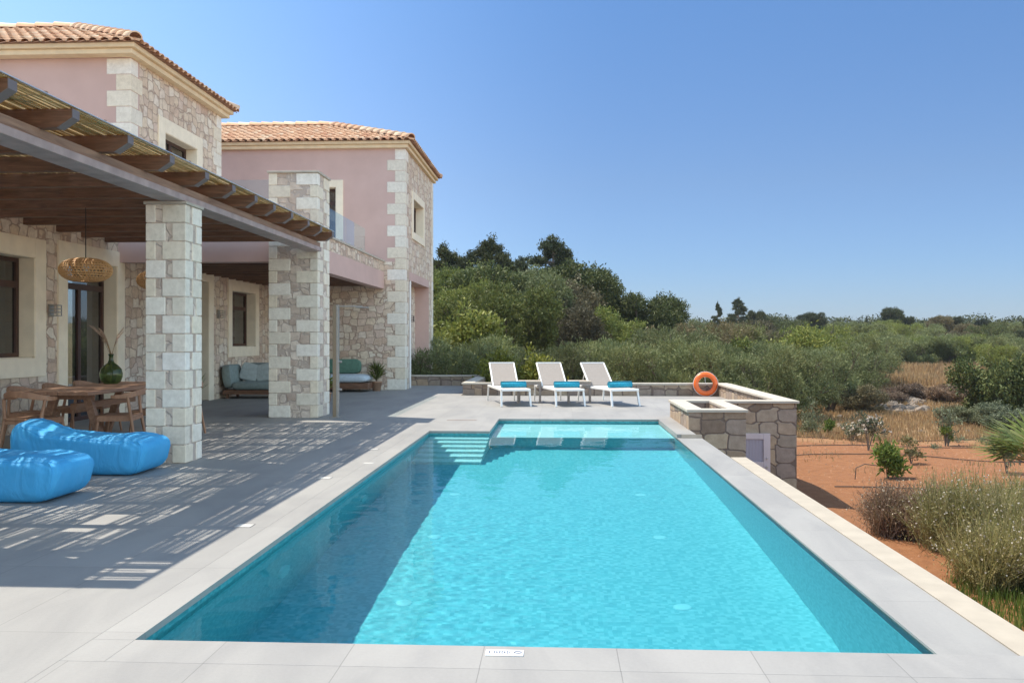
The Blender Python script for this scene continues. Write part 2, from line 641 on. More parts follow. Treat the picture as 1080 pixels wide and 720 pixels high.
def copy_tree(root, loc, rz=None, label=None, scale=None):
    r_ = root.copy()
    C.objects.link(r_)
    r_.location = loc
    if rz is not None:
        r_.rotation_euler = (0, 0, rz)
    if scale is not None:
        r_.scale = (scale,) * 3 if not isinstance(scale, tuple) else scale
    if label:
        r_['label'] = label
    for ch in list(root.children):
        c = ch.copy()
        C.objects.link(c)
        c.parent = r_
        for g in list(ch.children):
            d = g.copy()
            C.objects.link(d)
            d.parent = c
    return r_


def np_mesh(name, V, Q, mat, parent=None, smooth=False):
    me = bpy.data.meshes.new(name)
    V = np.asarray(V, dtype=np.float32)
    Q = np.asarray(Q, dtype=np.int32)
    k = Q.shape[1]
    me.vertices.add(len(V))
    me.vertices.foreach_set('co', V.ravel())
    me.loops.add(Q.size)
    me.loops.foreach_set('vertex_index', Q.ravel())
    me.polygons.add(len(Q))
    me.polygons.foreach_set('loop_start', np.arange(0, Q.size, k, dtype=np.int32))
    me.polygons.foreach_set('loop_total', np.full(len(Q), k, dtype=np.int32))
    if smooth:
        me.polygons.foreach_set('use_smooth', np.ones(len(Q), dtype=bool))
    me.materials.append(mat)
    me.update(calc_edges=True)
    o = bpy.data.objects.new(name, me)
    C.objects.link(o)
    if parent is not None:
        o.parent = parent
    return o


# ------------------------------------------------------------------ terrain
def sstep(a, b, x):
    t = np.clip((x - a) / (b - a), 0, 1)
    return t * t * (3 - 2 * t)


def tz(x, y):
    x = np.asarray(x, dtype=float)
    y = np.asarray(y, dtype=float)
    z = -1.49 + .05 * np.sin(x * .9 + y * .3) + .04 * np.sin(y * 1.3 - x * .5)
    z = z - .10 * sstep(14, 30, y)
    z = z + sstep(44, 62, y) * .9 + sstep(60, 150, y) * 2.6
    z = z + sstep(2, -25, x - y * .02) * sstep(28, 60, y) * 2.2
    z = z - .06 * (x > 2) * 0
    under = (x < 2.28) & (y < 27.0) | (x < 4.2) & (y > 16.05) & (y < 22.4)
    z = np.where(under, -1.9, z)
    z = z - sstep(260, 420, y) * 14
    return z


def axis(pts):
    out = []
    for a, b, s_ in pts:
        out += list(np.arange(a, b, s_))
    return np.array(out + [pts[-1][1]])


gx = axis([(-520, -60, 20), (-60, -8, 2), (-8, 24, .35), (24, 80, 2), (80, 520, 20)])
gy = axis([(-60, 0, 6), (0, 40, .35), (40, 120, 1.5), (120, 480, 12)])
gx = np.sort(np.append(gx, [2.279, 2.2801, 4.199, 4.2001]))
gy = np.sort(np.append(gy, [26.999, 27.0001, 22.399, 22.4001, 16.0499, 16.0501]))
GX, GY = np.meshgrid(gx, gy)
GZ = tz(GX, GY)
idx = np.arange(GX.size).reshape(GX.shape)
Q = np.stack([idx[:-1, :-1], idx[:-1, 1:], idx[1:, 1:], idx[1:, :-1]], -1).reshape(-1, 4)
ground = np_mesh('ground', np.stack([GX, GY, GZ], -1).reshape(-1, 3), Q, m_ground, None, True)
tag(ground, 'red soil garden running into dry golden grass behind the pool', 'ground', None, 'structure')

# ------------------------------------------------------------------ deck and pool
L_, RR, N_, F_ = -1.976, 1.752, 4.064, 13.60
SX, SY = -1.05, 15.73      # sun shelf recess
FARY = 22.3
deck = MB()
g = .0018
deck.box((-16.5, -4, -.2), (L_ - .20 - g, 15.9, 0))
deck.box((-16.5, 15.9, -.2), (-2.45, 27.35, 0))
deck.box((L_ - .20, -4, -.2), (2.31, N_ - .28 - g, 0))
deck.box((-2.45, 15.9, -.2), (2.2, FARY, 0))
deck.box((2.2, 16.1, -.2), (3.97, FARY, 0))
deck.box((L_ - .20, 13.9 + g, -.2), (SX - .2 - g, 15.9, 0))
o = struct(deck, 'pool_deck', m_deck, 'light grey stone tiled terrace around the swimming pool')
cp = MB()
cp.box((L_ - .20, N_ - .28, -.035), (L_, N_ - g, 0))
cp.box((L_ - .20, N_, -.035), (L_, F_, 0))
cp.box((L_ - .20, F_ + g, -.035), (L_, 13.9, 0))
cp.box((SX - .2, 13.9 + g, -.035), (SX, 15.897, 0))
cp.box((RR, 13.3, -.2), (RR + .28, 15.897, 0))
struct(cp, 'pool_coping', m_cop, 'pale grey coping slabs along the long left pool edge')
cp = MB()
cp.box((L_ + g, N_ - .28, -.035), (2.31, N_, 0))
cp.box((L_ + g, F_, -.035), (SX, 13.9, 0))
cp.box((SX + g, SY, -.035), (RR - g, 15.897, 0))
struct(cp, 'pool_coping', m_copx, 'pale grey coping slabs across the near and far pool ends')
sb = MB()
sb.box((RR, N_ + g, -.20), (2.117, 13.297, -.055))
struct(sb, 'overflow_slab', m_slab, 'lower grey slab along the right water edge')
sb = MB()
sb.box((2.120, 3.95, -.13), (2.31, 11.12, -.050))
for k in range(1, 8):
    pass
struct(sb, 'retaining_wall_cap', m_beige, 'narrow beige stone cap on the outer right pool wall')
sb = MB()
sb.box((1.95, -4, -2.1), (2.27, N_ + 0, -.21))
sb.box((1.95, N_, -2.1), (2.27, 11.12, -.14))
struct(sb, 'pool_retaining_wall', m_wallrub, 'stone faced retaining wall below the right pool edge')
rs = MB()
rs.box((1.82, 13.297 - .012, -.052), (2.115, 13.297 - .001, -.002))
struct(rs, 'deck_step_edge', m_tablt, 'short step edge where the deck drops to the overflow slab')

D = -1.47
WL = -.068
bs = MB()
bs.box((L_ - .3, N_ - .3, D - .12), (RR + .2, SY + .3, D))                 # floor
bs.box((L_ - .25, N_ - .25, D), (L_ - .012, F_ + .3, WL - .09))               # left
bs.box((L_ - .012, N_ - .25, D), (RR, N_ - .012, -.036))            # near
bs.box((RR, N_ - .25, D), (RR + .2, SY + .2, -.21))                  # right, lower part
bs.box((RR + .001, N_, -.21), (RR + .15, 13.3, -.06))
bs.box((L_ - .012, F_ + .012, D), (SX - .012, F_ + .3, WL - .09))            # far wall behind the steps
floor_parts = [struct(bs, 'pool_basin', m_mos, 'turquoise mosaic walls and floor of the swimming pool')]
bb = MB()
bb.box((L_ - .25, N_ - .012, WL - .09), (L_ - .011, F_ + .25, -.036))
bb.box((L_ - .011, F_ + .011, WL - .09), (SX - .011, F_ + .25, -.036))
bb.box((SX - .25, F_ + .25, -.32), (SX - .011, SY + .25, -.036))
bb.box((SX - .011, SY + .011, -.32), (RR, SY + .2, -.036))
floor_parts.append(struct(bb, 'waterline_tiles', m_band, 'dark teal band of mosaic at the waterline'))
sh = MB()
sh.box((SX - .011, F_, -.33), (RR, SY + .011, -.27))
floor_parts.append(struct(sh, 'sun_shelf', m_shelf, 'shallow pale shelf at the far end of the pool'))
sh = MB()
sh.box((SX - .011, F_ + .02, D), (RR, F_ + .3, -.33))
floor_parts.append(struct(sh, 'sun_shelf_face', m_mos, 'blue vertical face below the shallow shelf'))
st = MB()
for i in range(6):
    zt = -.27 - .2 * i
    st.box((L_ - .01, F_ + .01 - .27 * (i + 1), D), (SX - .03 * 0, F_ + .011 - .27 * i, zt))
floor_parts.append(struct(st, 'pool_steps', m_shelf, 'submerged steps in the far left corner of the pool'))
for o in floor_parts:
    o.cycles.is_caustics_receiver = True

# water surface
rng = np.random.default_rng(7)
wx = np.arange(L_ - .008, RR + .0011, .0195)
wx[-1] = RR + .0005
wy = np.arange(N_ - .008, SY + .008, .0195)
X, Y = np.meshgrid(wx, wy)
Z = np.zeros_like(X)
for i in range(70):
    lam = math.exp(rng.uniform(math.log(.085), math.log(.50)))
    k = 2 * PI / lam
    a = rng.uniform(0, 2 * PI)
    Z += lam * rng.uniform(.4, 1) * np.cos(k * (X * math.cos(a) + Y * math.sin(a)) + rng.uniform(0, 6.28))
amp = .00025 * (.75 + .45 * np.sin(X * 1.1 + Y * .5) + .35 * np.sin(Y * .8 - X)) * (1.15 - .035 * (Y - 4))
Z = WL + Z * amp
idx = np.arange(X.size).reshape(X.shape)
Q = np.stack([idx[:-1, :-1], idx[:-1, 1:], idx[1:, 1:], idx[1:, :-1]], -1)
cx = (X[:-1, :-1] + X[1:, 1:]) / 2
cy = (Y[:-1, :-1] + Y[1:, 1:]) / 2
keep = ~((cy > F_ + .008) & (cx < SX - .008))
Q = Q[keep]
water = np_mesh('water', np.stack([X, Y, Z], -1).reshape(-1, 3), Q, m_water, None, True)
tag(water, 'clear rippled turquoise pool water', 'water', None, 'structure')
water.cycles.is_caustics_caster = True

# pool lamps and inlets
def disc(c, r_, t_, axis_):
    mb = MB()
    n = 20
    ax = Vector(axis_)
    mb.tube([Vector(c), Vector(c) + ax * t_], [r_, r_ * .92], n, True, False)
    return mb


for k, (yy, lb) in enumerate([(6.35, 'round underwater lamp on the left pool wall, the one nearest the near end'), (9.0, 'round underwater lamp on the left pool wall, the middle one'), (11.7, 'round underwater lamp on the left pool wall, the one closest to the steps')]):
    mb = disc((L_ - .012, yy, -.84), .13, .02, (1, 0, 0))
    o = tag(mb.build('pool_lamp', m_inlet), lb, 'pool lamp', 'underwater lamps in the left pool wall')
    o.cycles.is_caustics_receiver = True
for k, (u, v) in enumerate([(425, 636), (720, 641), (458, 566), (696, 567), (480, 521), (676, 522)]):
    te = (v - 358) / F
    ce = 1 / math.sqrt(1 + te * te)
    sr = ce / 1.333
    zc = (1.4 + WL * -1) / te + (WL - D) * sr / math.sqrt(1 - sr * sr)
    p = at(u, zc)
    mb = MB().lathe([(0, .008), (.05, .012), (.062, .008), (.066, 0)], (p.x, p.y, D), 20)
    o = tag(mb.build('floor_inlet', m_inlet), 'white inlet on the pool floor, %s in the %s row' % ('left one' if k % 2 == 0 else 'right one', ['nearest', 'middle', 'farthest'][k // 2]), 'pool inlet', 'water inlets in the pool floor')
    o.cycles.is_caustics_receiver = True

# depth sign, deck lamps, skimmer cover
s0 = Vector((-.33, 3.985, .001))
sg = thing('depth_sign', (-.21, 4.03, 0), 'small white depth marking plate on the near pool coping', 'sign')
MB().box((-.325, 3.935, .0005), (-.155, 4.005, .006)).build('plate', m_plate, sg, .002)
mk = MB()
zt = .0062
yy = 3.97
xs = -.308


def stroke(mb, x0, y0, x1, y1, t_=.006):
    mb.bar((x0, y0, zt + .0006), (x1, y1, zt + .0006), t_, .0012)


stroke(mk, xs, yy - .014, xs, yy + .014, .006)
for j in range(7):
    x_ = xs + .022 + j * .0115
    stroke(mk, x_, yy - .013, x_, yy + .013, .0045)
    if j in (0, 2, 3, 5):
        stroke(mk, x_, yy + .013, x_ + .007, yy + .013)
        stroke(mk, x_, yy - .013, x_ + .007, yy - .013)
    if j in (1, 4):
        stroke(mk, x_ - .003, yy, x_ + .006, yy)
mk.tube([(-.18 + .017 * math.cos(a) , yy + .012 * math.sin(a), zt + .0008) for a in np.linspace(.4, 5.9, 14)], .0026, 4)
mk.build('lettering', m_ink, sg)
for zc, lb in [(6.71, 'square recessed deck light, the one nearest the near pool corner'), (9.03, 'square recessed deck light, second from the near pool corner'), (11.4, 'square recessed deck light, farthest along the left pool edge')]:
    y = zc - .12
    t_ = thing('deck_light', (-2.36, y, 0), lb, 'deck light', 'recessed lights along the left pool edge')
    MB().box((-2.42, y - .055, .001), (-2.30, y + .055, .003)).build('lens', m_lamp, t_, .002)
    f = MB()
    for a, b in [((-2.425, y - .06), (-2.295, y - .0555)), ((-2.425, y + .0555), (-2.295, y + .06)), ((-2.425, y - .055), (-2.4205, y + .055)), ((-2.2995, y - .055), (-2.295, y + .055))]:
        f.box((a[0], a[1], .0005), (b[0], b[1], .0036))
    f.build('trim', m_steel, t_)
t_ = thing('skimmer_cover', (-2.15, 10.0, 0), 'white skimmer lid beside the left pool edge', 'pool lid')
MB().box((-2.20, 9.93, .001), (-2.09, 10.05, .003)).build('lid', m_lamp, t_, .002)
t_ = thing('floor_drain', (-1.55, 15.2, 0), 'long grey drain cover on the deck by the far left pool corner', 'drain')
MB().box((-1.93, 15.38, .001), (-1.42, 15.50, .006)).build('grating', m_tabl, t_, .002)

# ------------------------------------------------------------------ villa
def wall(mb, ax, face, th, a0, a1, z0, z1, holes):
    """ax='x': wall in plane X=face going back by th (-X); runs over Y a0..a1. ax='y': plane Y=face going back +Y"""
    As = sorted(set([a0, a1] + [h[0] for h in holes] + [h[1] for h in holes]))
    Zs = sorted(set([z0, z1] + [h[2] for h in holes] + [h[3] for h in holes]))
    As = [a for a in As if a0 <= a <= a1]
    Zs = [z for z in Zs if z0 <= z <= z1]
    for i in range(len(As) - 1):
        for j in range(len(Zs) - 1):
            ca = (As[i] + As[i + 1]) / 2
            cz = (Zs[j] + Zs[j + 1]) / 2
            if any(h[0] < ca < h[1] and h[2] < cz < h[3] for h in holes):
                continue
            if ax == 'x':
                mb.box((face - th, As[i], Zs[j]), (face, As[i + 1], Zs[j + 1]))
            else:
                mb.box((As[i], face, Zs[j]), (As[i + 1], face + th, Zs[j + 1]))
    return mb


villa = thing('villa', (-9, 16, 0), 'two storey stone and pink plaster villa with clay tiled hip roofs left of the pool', 'house')
WX = -8.05
FX = -4.26
# ground floor wall along the terrace
W1 = (11.2, 13.29, 1.12, 2.66)
D1 = (14.20, 15.85, 0, 2.73)
D2 = (18.6, 20.12, 0, 2.73)
W2 = (21.58, 23.3, 1.22, 2.62)
H1W = (17.83, 19.45, 4.35, 5.63)
mb = wall(MB(), 'x', WX, .45, 1.0, 24.6, 0, 3.3, [W1, D1, D2, W2])
wall(mb, 'x', WX, .45, 16.75, 20.9, 3.3, 6.74, [H1W])
mb.build('stone_wall', m_rub, villa)
mb = MB()
mb.box((-15.5, 16.40, 3.3), (WX - .0, 16.749, 6.74))
MB().box((-15.5, 20.55, 3.3), (WX - .46, 20.9, 6.74)).build('back_wall', m_pink, villa)
mb.build('upper_wall', m_pink, villa)['label'] = 'pink plastered upper wall of the nearer block'
mb = MB()
mb.box((-16, 1.0, 0), (-15.5, 24.6, 6.7))
mb.box((-15.5, 1.0, 0), (WX - .46, 1.3, 3.3))
mb.box((-15.5, 1.0, 3.3), (WX - .0, 20.9, 3.36))
mb.box((-15.5, 16.8, 6.66), (WX - .46, 20.5, 6.72))
mb.build('rear_wall', m_int, villa)
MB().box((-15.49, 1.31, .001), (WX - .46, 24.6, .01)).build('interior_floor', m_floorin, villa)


def quoin(mb, cx_, cy_, z0, z1, h=.30, sx=1, sy=-1, pr=.012, la=.46, lb=.28, wx_=None):
    """corner blocks at vertical edge (cx,cy): building lies at -x*sx, -y*sy"""
    n = max(1, round((z1 - z0) / h))
    h = (z1 - z0) / n
    for i in range(n):
        a, b = (la, lb) if i % 2 == 0 else (lb, la)
        xa, xb = sorted((cx_ + pr * sx, cx_ - a * sx))
        ya, yb = sorted((cy_ + pr * sy, cy_ - b * sy))
        mb.box((xa, ya, z0 + i * h + .004), (xb, yb, z0 + (i + 1) * h - .004))


for (qx, qy, qz, kw_) in [(WX, 16.40, 3.36, {}), (WX, 20.9, 3.36, dict(sy=1)), (FX, 24.6, 0, dict(la=.5, lb=.28)), (FX, 30.1, 0, dict(sy=1, la=.3, lb=.35))]:
    mb = MB()
    quoin(mb, qx, qy, qz, 6.70, **kw_)
    mb.build('corner_stones', m_ash, villa, .01)

# far block
FW = (25.95, 27.9, 4.55, 5.52)
REC = (25.3, 29.2, 0, 3.1)
mb = wall(MB(), 'x', FX, .45, 25.05, 30.1, 0, 6.74, [FW, (25.3, 29.2, 0, 3.34)])
wall(mb, 'y', 24.6, .4, -8.05, FX, 0, 3.56, [])
mb.box((FX - .60, 25.01, 0), (FX - .46, 29.19, 3.3))
mb.box((-12, 29.7, 0), (FX - .46, 30.1, 6.7))
mb.build('stone_wall', m_rub, villa)
BD = (-7.35, -6.2, 3.58, 5.65)
mb = wall(MB(), 'y', 24.6, .4, -14, FX - .0, 3.56, 6.74, [BD])
MB().box((FX - .45, 25.301, 3.1), (FX - .002, 29.199, 3.34)).build('lintel', m_pink, villa)
MB().box((FX - .459, 29.19, 0), (FX - .004, 29.26, 3.1)).build('recess_wall', m_pink, villa)
mb.build('upper_wall', m_pink, villa)['label'] = 'pink plastered upper wall and lintel of the farther block'
mb = MB()
mb.box((-14, 24.99, 3.3), (FX - .46, 29.6, 3.4))
mb.box((-14, 25.01, 0), (-13.7, 30.1, 6.7))
mb.box((-13.7, 25.01, 6.6), (FX - .46, 29.6, 6.66))
mb.build('inner_wall', m_int, villa)


def opening(ax, face, h, name, surround=.29, depth=.30, sill=True, mull=1, curtain=False, label=None):
    a0, a1, z0, z1 = h

    def bx(mb, A0, A1, Z0, Z1, d0, d1):
        if ax == 'x':
            mb.box((face - d1, A0, Z0), (face - d0, A1, Z1))
        else:
            mb.box((A0, face + d0, Z0), (A1, face + d1, Z1))
    fr = MB()
    t_ = .075
    d0, d1 = depth - .07, depth
    e = .002
    bx(fr, a0 + e, a0 + t_, z0 + e, z1 - e, d0, d1)
    bx(fr, a1 - t_, a1 - e, z0 + e, z1 - e, d0, d1)
    bx(fr, a0 + t_, a1 - t_, z1 - t_, z1 - e, d0, d1)
    bx(fr, a0 + t_, a1 - t_, z0 + e, z0 + t_, d0, d1)
    tr = z1 - .42 if z1 - z0 > 1.4 else None
    if tr:
        bx(fr, a0 + t_, a1 - t_, tr - .05, tr + .05, d0 - .004, d1 - .003)
    for k in range(1, mull + 1):
        c = a0 + (a1 - a0) * k / (mull + 1)
        bx(fr, c - .045, c + .045, z0 + t_, (tr - .05) if tr else z1 - t_, d0 + .003, d1 - .006)
    f = fr.build(name, m_frame, villa)
    if label:
        f['label'] = label
    p = MB()
    bx(p, a0 + .03, a1 - .03, z0 + .03, z1 - .03, d0 + .030, d0 + .036)
    p.build('pane', m_pane, f)
    s_ = MB()
    q = surround
    zb = z0 - (q if sill else 0)
    # outer band, proud of wall, and reveal lining
    bx(s_, a0 - q, a0, zb, z1 + q, -.03, .02)
    bx(s_, a1, a1 + q, zb, z1 + q, -.03, .02)
    bx(s_, a0, a1, z1, z1 + q, -.03, .02)
    if sill:
        bx(s_, a0, a1, zb, z0, -.035, .02)
        bx(s_, a0 + .001, a1 - .001, z0 - .001, z0 + .012, .02, depth - .07)
    bx(s_, a0 - .001, a0 + .012, z0 + .013, z1 - .013, -.02, depth - .071)
    bx(s_, a1 - .012, a1 + .001, z0 + .013, z1 - .013, -.02, depth - .071)
    bx(s_, a0 - .001, a1 + .001, z1 - .012, z1 + .001, -.02, depth - .071)
    s_.build('window_surround' if sill else 'door_surround', m_cream, f, .004, 1)
    if curtain:
        cv = MB()
        n = 40
        vs = []
        for i in range(n + 1):
            a = a0 + .05 + (a1 - a0 - .1) * i / n
            dd = depth + .12 + .03 * math.sin(i * 1.9)
            for z in (z0, z1 - .05):
                vs.append((face - dd, a, z) if ax == 'x' else (a, face + dd, z))
        cv.add(vs, [(2 * i, 2 * i + 2, 2 * i + 3, 2 * i + 1) for i in range(n)], True)
        cv.build('curtain', m_curtain, f)
    return f


opening('x', WX, W1, 'window', curtain=True, label='large terrace window nearest the camera')
opening('x', WX, D1, 'glass_door', .27, sill=False, label='dark glazed door behind the dining table')
opening('x', WX, D2, 'glass_door', .27, sill=False, label='dark glazed door behind the pergola pillar')
opening('x', WX, W2, 'window', .25, mull=0, curtain=True, label='window above the veranda sofa')
opening('x', WX, H1W, 'window', .29, label='upper window in the stone end wall')
opening('x', FX, FW, 'window', .22, mull=0, label='small upper window of the farther block')
opening('y', 24.6, BD, 'balcony_door', .2, mull=0, sill=False)

# pillar under the balcony and its stone courses


def pillar_blocks(x0, x1, y0, y1, z0, z1, h, rows, rows_side, pr=.012):
    """ashlar corner blocks. rows: list of alternations [(left_len, gap_to_right_start)...]"""
    core = MB().box((x0, y0, z0), (x1, y1, z1))
    bl = MB()
    n = round((z1 - z0) / h)
    h = (z1 - z0) / n
    for i in range(n):
        za, zb = z0 + i * h + .005, z0 + (i + 1) * h - .005
        l, r_ = rows[i % 2]
        dl, dr = rows_side[i % 2]
        # four corner blocks, each wraps both faces
        bl.box((x0 - pr, y0 - pr, za), (x0 + l, y0 + dl, zb))
        bl.box((x1 - r_, y0 - pr, za), (x1 + pr, y0 + dl, zb))
        bl.box((x0 - pr, y1 - dr, za), (x0 + l, y1 + pr, zb))
        bl.box((x1 - r_, y1 - dr, za), (x1 + pr, y1 + pr, zb))
    return core, bl


PX0, PX1, PY0, PY1 = -5.18, -4.31, 15.75, 16.55
core, bl = pillar_blocks(PX0, PX1, PY0, PY1, 0, 4.38, .218, [(.38, .13), (.14, .38)], [(.36, .14), (.14, .36)])
p = core.build('balcony_pillar', m_rubd, villa)
bl.build('ashlar_blocks', m_ash, p, .008)
MB().box((PX0 - .035, PY0 - .035, 4.38), (PX1 + .035, PY1 + .035, 4.42)).build('cap', m_beige2, p, .006)

# balcony
b = MB()
b.box((-8.049, 15.92, 2.81), (PX0 - .02, 16.2, 3.30))
b.box((-5.1, PY1 + .02, 2.81), (-4.85, 24.598, 3.28))
b = b.build('balcony_beam', m_pink, villa)
MB().box((-5.1, PY1 + .02, 3.281), (-4.851, 24.598, 3.55)).build('parapet', m_rub, villa)
mb = MB().box((-5.13, PY1 + .02, 3.551), (-4.82, 24.598, 3.60))
mb.box((-8.049, 15.9, 3.301), (PX0 - .02, 16.22, 3.34))
mb.build('parapet_coping', m_beige2, villa, .006)
MB().box((-8.049, 16.21, 3.06), (-5.101, 24.598, 3.28)).build('balcony_slab', m_int, villa)
for k in range(17):
    y = 16.5 + k * .49
    MB().box((-8.049, y, 2.88), (-5.101, y + .1, 3.059)).build('ceiling_rafter', m_dark, villa)
gr = MB()
gr.box((-8.0, 16.05, 3.42), (-5.24, 16.062, 4.32))
gr.build('glass_railing', m_rail, villa)
for (ya, yb) in [(16.7, 18.6), (18.65, 20.6), (20.65, 22.7)]:
    MB().box((-4.98, ya, 3.601), (-4.968, yb, 4.25)).build('glass_railing', m_rail, villa)
for y in (17.0, 18.2, 19.0, 20.2, 21.0, 22.3):
    MB().box((-5.0, y, 3.601), (-4.95, y + .05, 3.70)).build('railing_clamp', m_steel, villa)

# wall lamps
for (x, y, z, lb) in [(WX, 13.73, 1.86, 'slatted metal lamp between terrace window and glazed door'), (WX, 20.7, 2.0, 'slatted metal lamp between the veranda door and window'), (WX, 20.25, 4.95, 'metal lamp beside the upper window'), (FX - .46, 28.0, 2.05, 'small dark lamp in the recess of the farther block')]:
    mb = MB()
    mb.box((x + .001, y - .06, z - .1), (x + .03, y + .06, z + .1))
    for q in range(4):
        zz = z - .09 + q * .055
        mb.box((x + .03, y - .07, zz), (x + .16, y + .07, zz + .014))
    for sy_ in (-.07, .058):
        mb.box((x + .145, y + sy_, z - .088), (x + .158, y + sy_ + .012, z + .088))
    mb.build('wall_lamp', m_steel if x == WX else m_black, villa)['label'] = lb
MB().tube([(FX - .03, 25.6, 0), (FX - .03, 25.6, 3.1)], .035, 8).build('drainpipe', m_white, villa)


# roofs
def hip_roof(x0, x1, y0, y1, z0, slope, name, lab):
    W_, H_ = x1 - x0, y1 - y0
    D_ = H_ / 2
    zr = z0 + slope * D_
    base = MB()
    A, B, C_, Dd = (x0, y0, z0), (x1, y0, z0), (x1, y1, z0), (x0, y1, z0)
    P, Qp = (x0 + D_, y0 + D_, zr), (x1 - D_, y0 + D_, zr)
    base.add([A, B, C_, Dd, P, Qp], [(0, 1, 5, 4), (1, 2, 5), (2, 3, 4, 5), (3, 0, 4), (0, 3, 2, 1)])
    rf = base.build(name, m_roofd, villa)
    rf['label'] = lab
    tl = MB()
    tw, ln = .215, .34
    ca = math.atan(slope)
    rnd = random.Random(3)

    def plane(org, ea, eb, width):
        n = int(width / tw)
        t2 = width / n
        ea = Vector(ea)
        eb = Vector(eb)
        up = (Vector((0, 0, 1)) - eb * slope).normalized()
        su = (eb + Vector((0, 0, slope))).normalized()
        L = ln * math.cos(ca)
        for i in range(n):
            a = (i + .5) * t2
            lim = min(a, width - a, D_)
            j = 0
            while True:
                bb_ = j * L - .06
                if bb_ + L * .3 > lim:
                    break
                top = min(bb_ + L * 1.12, lim)
                seg = 5
                vs = []
                ja = rnd.uniform(-.006, .006)
                for (bv, rr_, lift) in ((bb_, .098, .038), (top, .082, .018)):
                    cpt = Vector(org) + ea * (a + ja) + eb * bv + Vector((0, 0, slope * bv)) + up * lift
                    for k in range(seg + 1):
                        th = PI * k / seg
                        vs.append(cpt + ea * (rr_ * math.cos(th)) + up * (rr_ * .72 * math.sin(th) - .02))
                        # thickness at the lip
                fs = [(k, k + 1, k + seg + 2, k + seg + 1) for k in range(seg)]
                # lip
                m0 = len(vs)
                for k in range(seg + 1):
                    th = PI * k / seg
                    cpt = Vector(org) + ea * (a + ja) + eb * bb_ + Vector((0, 0, slope * bb_)) + up * .038
                    vs.append(cpt + ea * (.078 * math.cos(th)) + up * (.078 * .70 * math.sin(th) - .02))
                fs += [(k, m0 + k, m0 + k + 1, k + 1) for k in range(seg)]
                tl.add(vs, fs, True)
                j += 1
    plane((x0, y0, z0), (1, 0, 0), (0, 1, 0), W_)
    plane((x1, y0, z0), (0, 1, 0), (-1, 0, 0), H_)
    plane((x1, y1, z0), (-1, 0, 0), (0, -1, 0), W_)
    plane((x0, y1, z0), (0, -1, 0), (1, 0, 0), H_)
    tl.build('roof_tiles', m_roof, rf)
    rg = MB()
    for a, b_ in [(P, Qp), (B, Qp), (C_, Qp), (A, P), (Dd, P)]:
        a = Vector(a)
        b_ = Vector(b_)
        d = (b_ - a)
        n = int(d.length / .36)
        side = d.cross(Vector((0, 0, 1))).normalized()
        up = side.cross(d).normalized()
        for i in range(n):
            vs = []
            for t0, r_ in ((i / n, .135), ((i + 1.12) / n, .115)):
                c = a + d * min(t0, 1)
                for k in range(7):
                    th = PI * k / 6
                    vs.append(c + side * r_ * math.cos(th) + up * (r_ * .9 * math.sin(th) + (.055 if r_ > .12 else .035)))
            m0 = len(vs)
            c = a + d * (i / n)
            for k in range(7):
                th = PI * k / 6
                vs.append(c + side * .11 * math.cos(th) + up * (.11 * .9 * math.sin(th) + .05))
            rg.add(vs, [(k, k + 1, k + 8, k + 7) for k in range(6)] + [(k, m0 + k, m0 + k + 1, k + 1) for k in range(6)], True)
    rg.build('ridge_tiles', m_roof, rf)
    fa = MB()
    e = .10
    # fascia moulding under the eaves: two stepped bands
    for (ins, za, zb) in ((.05, z0 - .09, z0 - .003), (.12, z0 - .19, z0 - .092)):
        fa.box((x0 + ins, y0 + ins, za), (x1 - ins, y0 + ins + .25, zb))
        fa.box((x1 - ins - .25, y0 + ins + .251, za), (x1 - ins, y1 - ins - .251, zb))
        fa.box((x0 + ins, y1 - ins - .25, za), (x1 - ins, y1 - ins, zb))
    fa.build('eaves_moulding', m_fascia, rf, .012)


hip_roof(-16.2, -7.78, 16.02, 21.2, 6.90, .44, 'roof', 'nearer clay tiled hip roof')
hip_roof(-14.4, -4.05, 24.35, 30.35, 6.90, .37, 'roof', 'farther clay tiled hip roof')

# ------------------------------------------------------------------ pergola
perg = thing('pergola', (-4.4, 10, 0), 'timber pergola with reed mat roof over the dining terrace', 'pergola')
EX = -3.96
RY = [5.60, 6.27, 7.12, 8.06, 8.95, 9.86, 10.69, 11.49, 12.25, 13.07, 13.95, 14.70, 15.48]
for y in RY:
    prof = [(WX + .001, 3.13), (EX - .12, 3.13), (EX, 3.21), (EX, 3.28), (WX + .001, 3.28)]
    hw = .05
    vs = [(x, y - hw, z) for x, z in prof] + [(x, y + hw, z) for x, z in prof]
    n = len(prof)
    fs = [tuple(range(n)), tuple(range(2 * n - 1, n - 1, -1))] + [(i, i + n, (i + 1) % n + n, (i + 1) % n) for i in range(n)]
    mb = MB()
    mb.add(vs, fs)
    r_ = mb.build('rafter', m_dark, perg)
    cpv = [(EX - .125, 3.124), (EX + .006, 3.208), (EX + .006, 3.281), (EX + .0005, 3.281), (EX + .0005, 3.2095), (EX - .125, 3.1295)]
    vs = [(x, y - hw - .004, z) for x, z in cpv] + [(x, y + hw + .004, z) for x, z in cpv]
    n = 6
    mb = MB()
    mb.add(vs, [tuple(range(n)), tuple(range(2 * n - 1, n - 1, -1))] + [(i, i + n, (i + 1) % n + n, (i + 1) % n) for i in range(n)])
    mb.build('end_cap', m_cap, r_)
MB().box((-4.48, 5.5, 3.04), (-4.25, 15.73, 3.128)).build('beam_top', m_beamu, perg)
bm_ = MB().box((-4.50, 5.5, 2.965), (-4.22, 15.70, 3.039))
bm_.build('main_beam', m_beam, perg, .006)
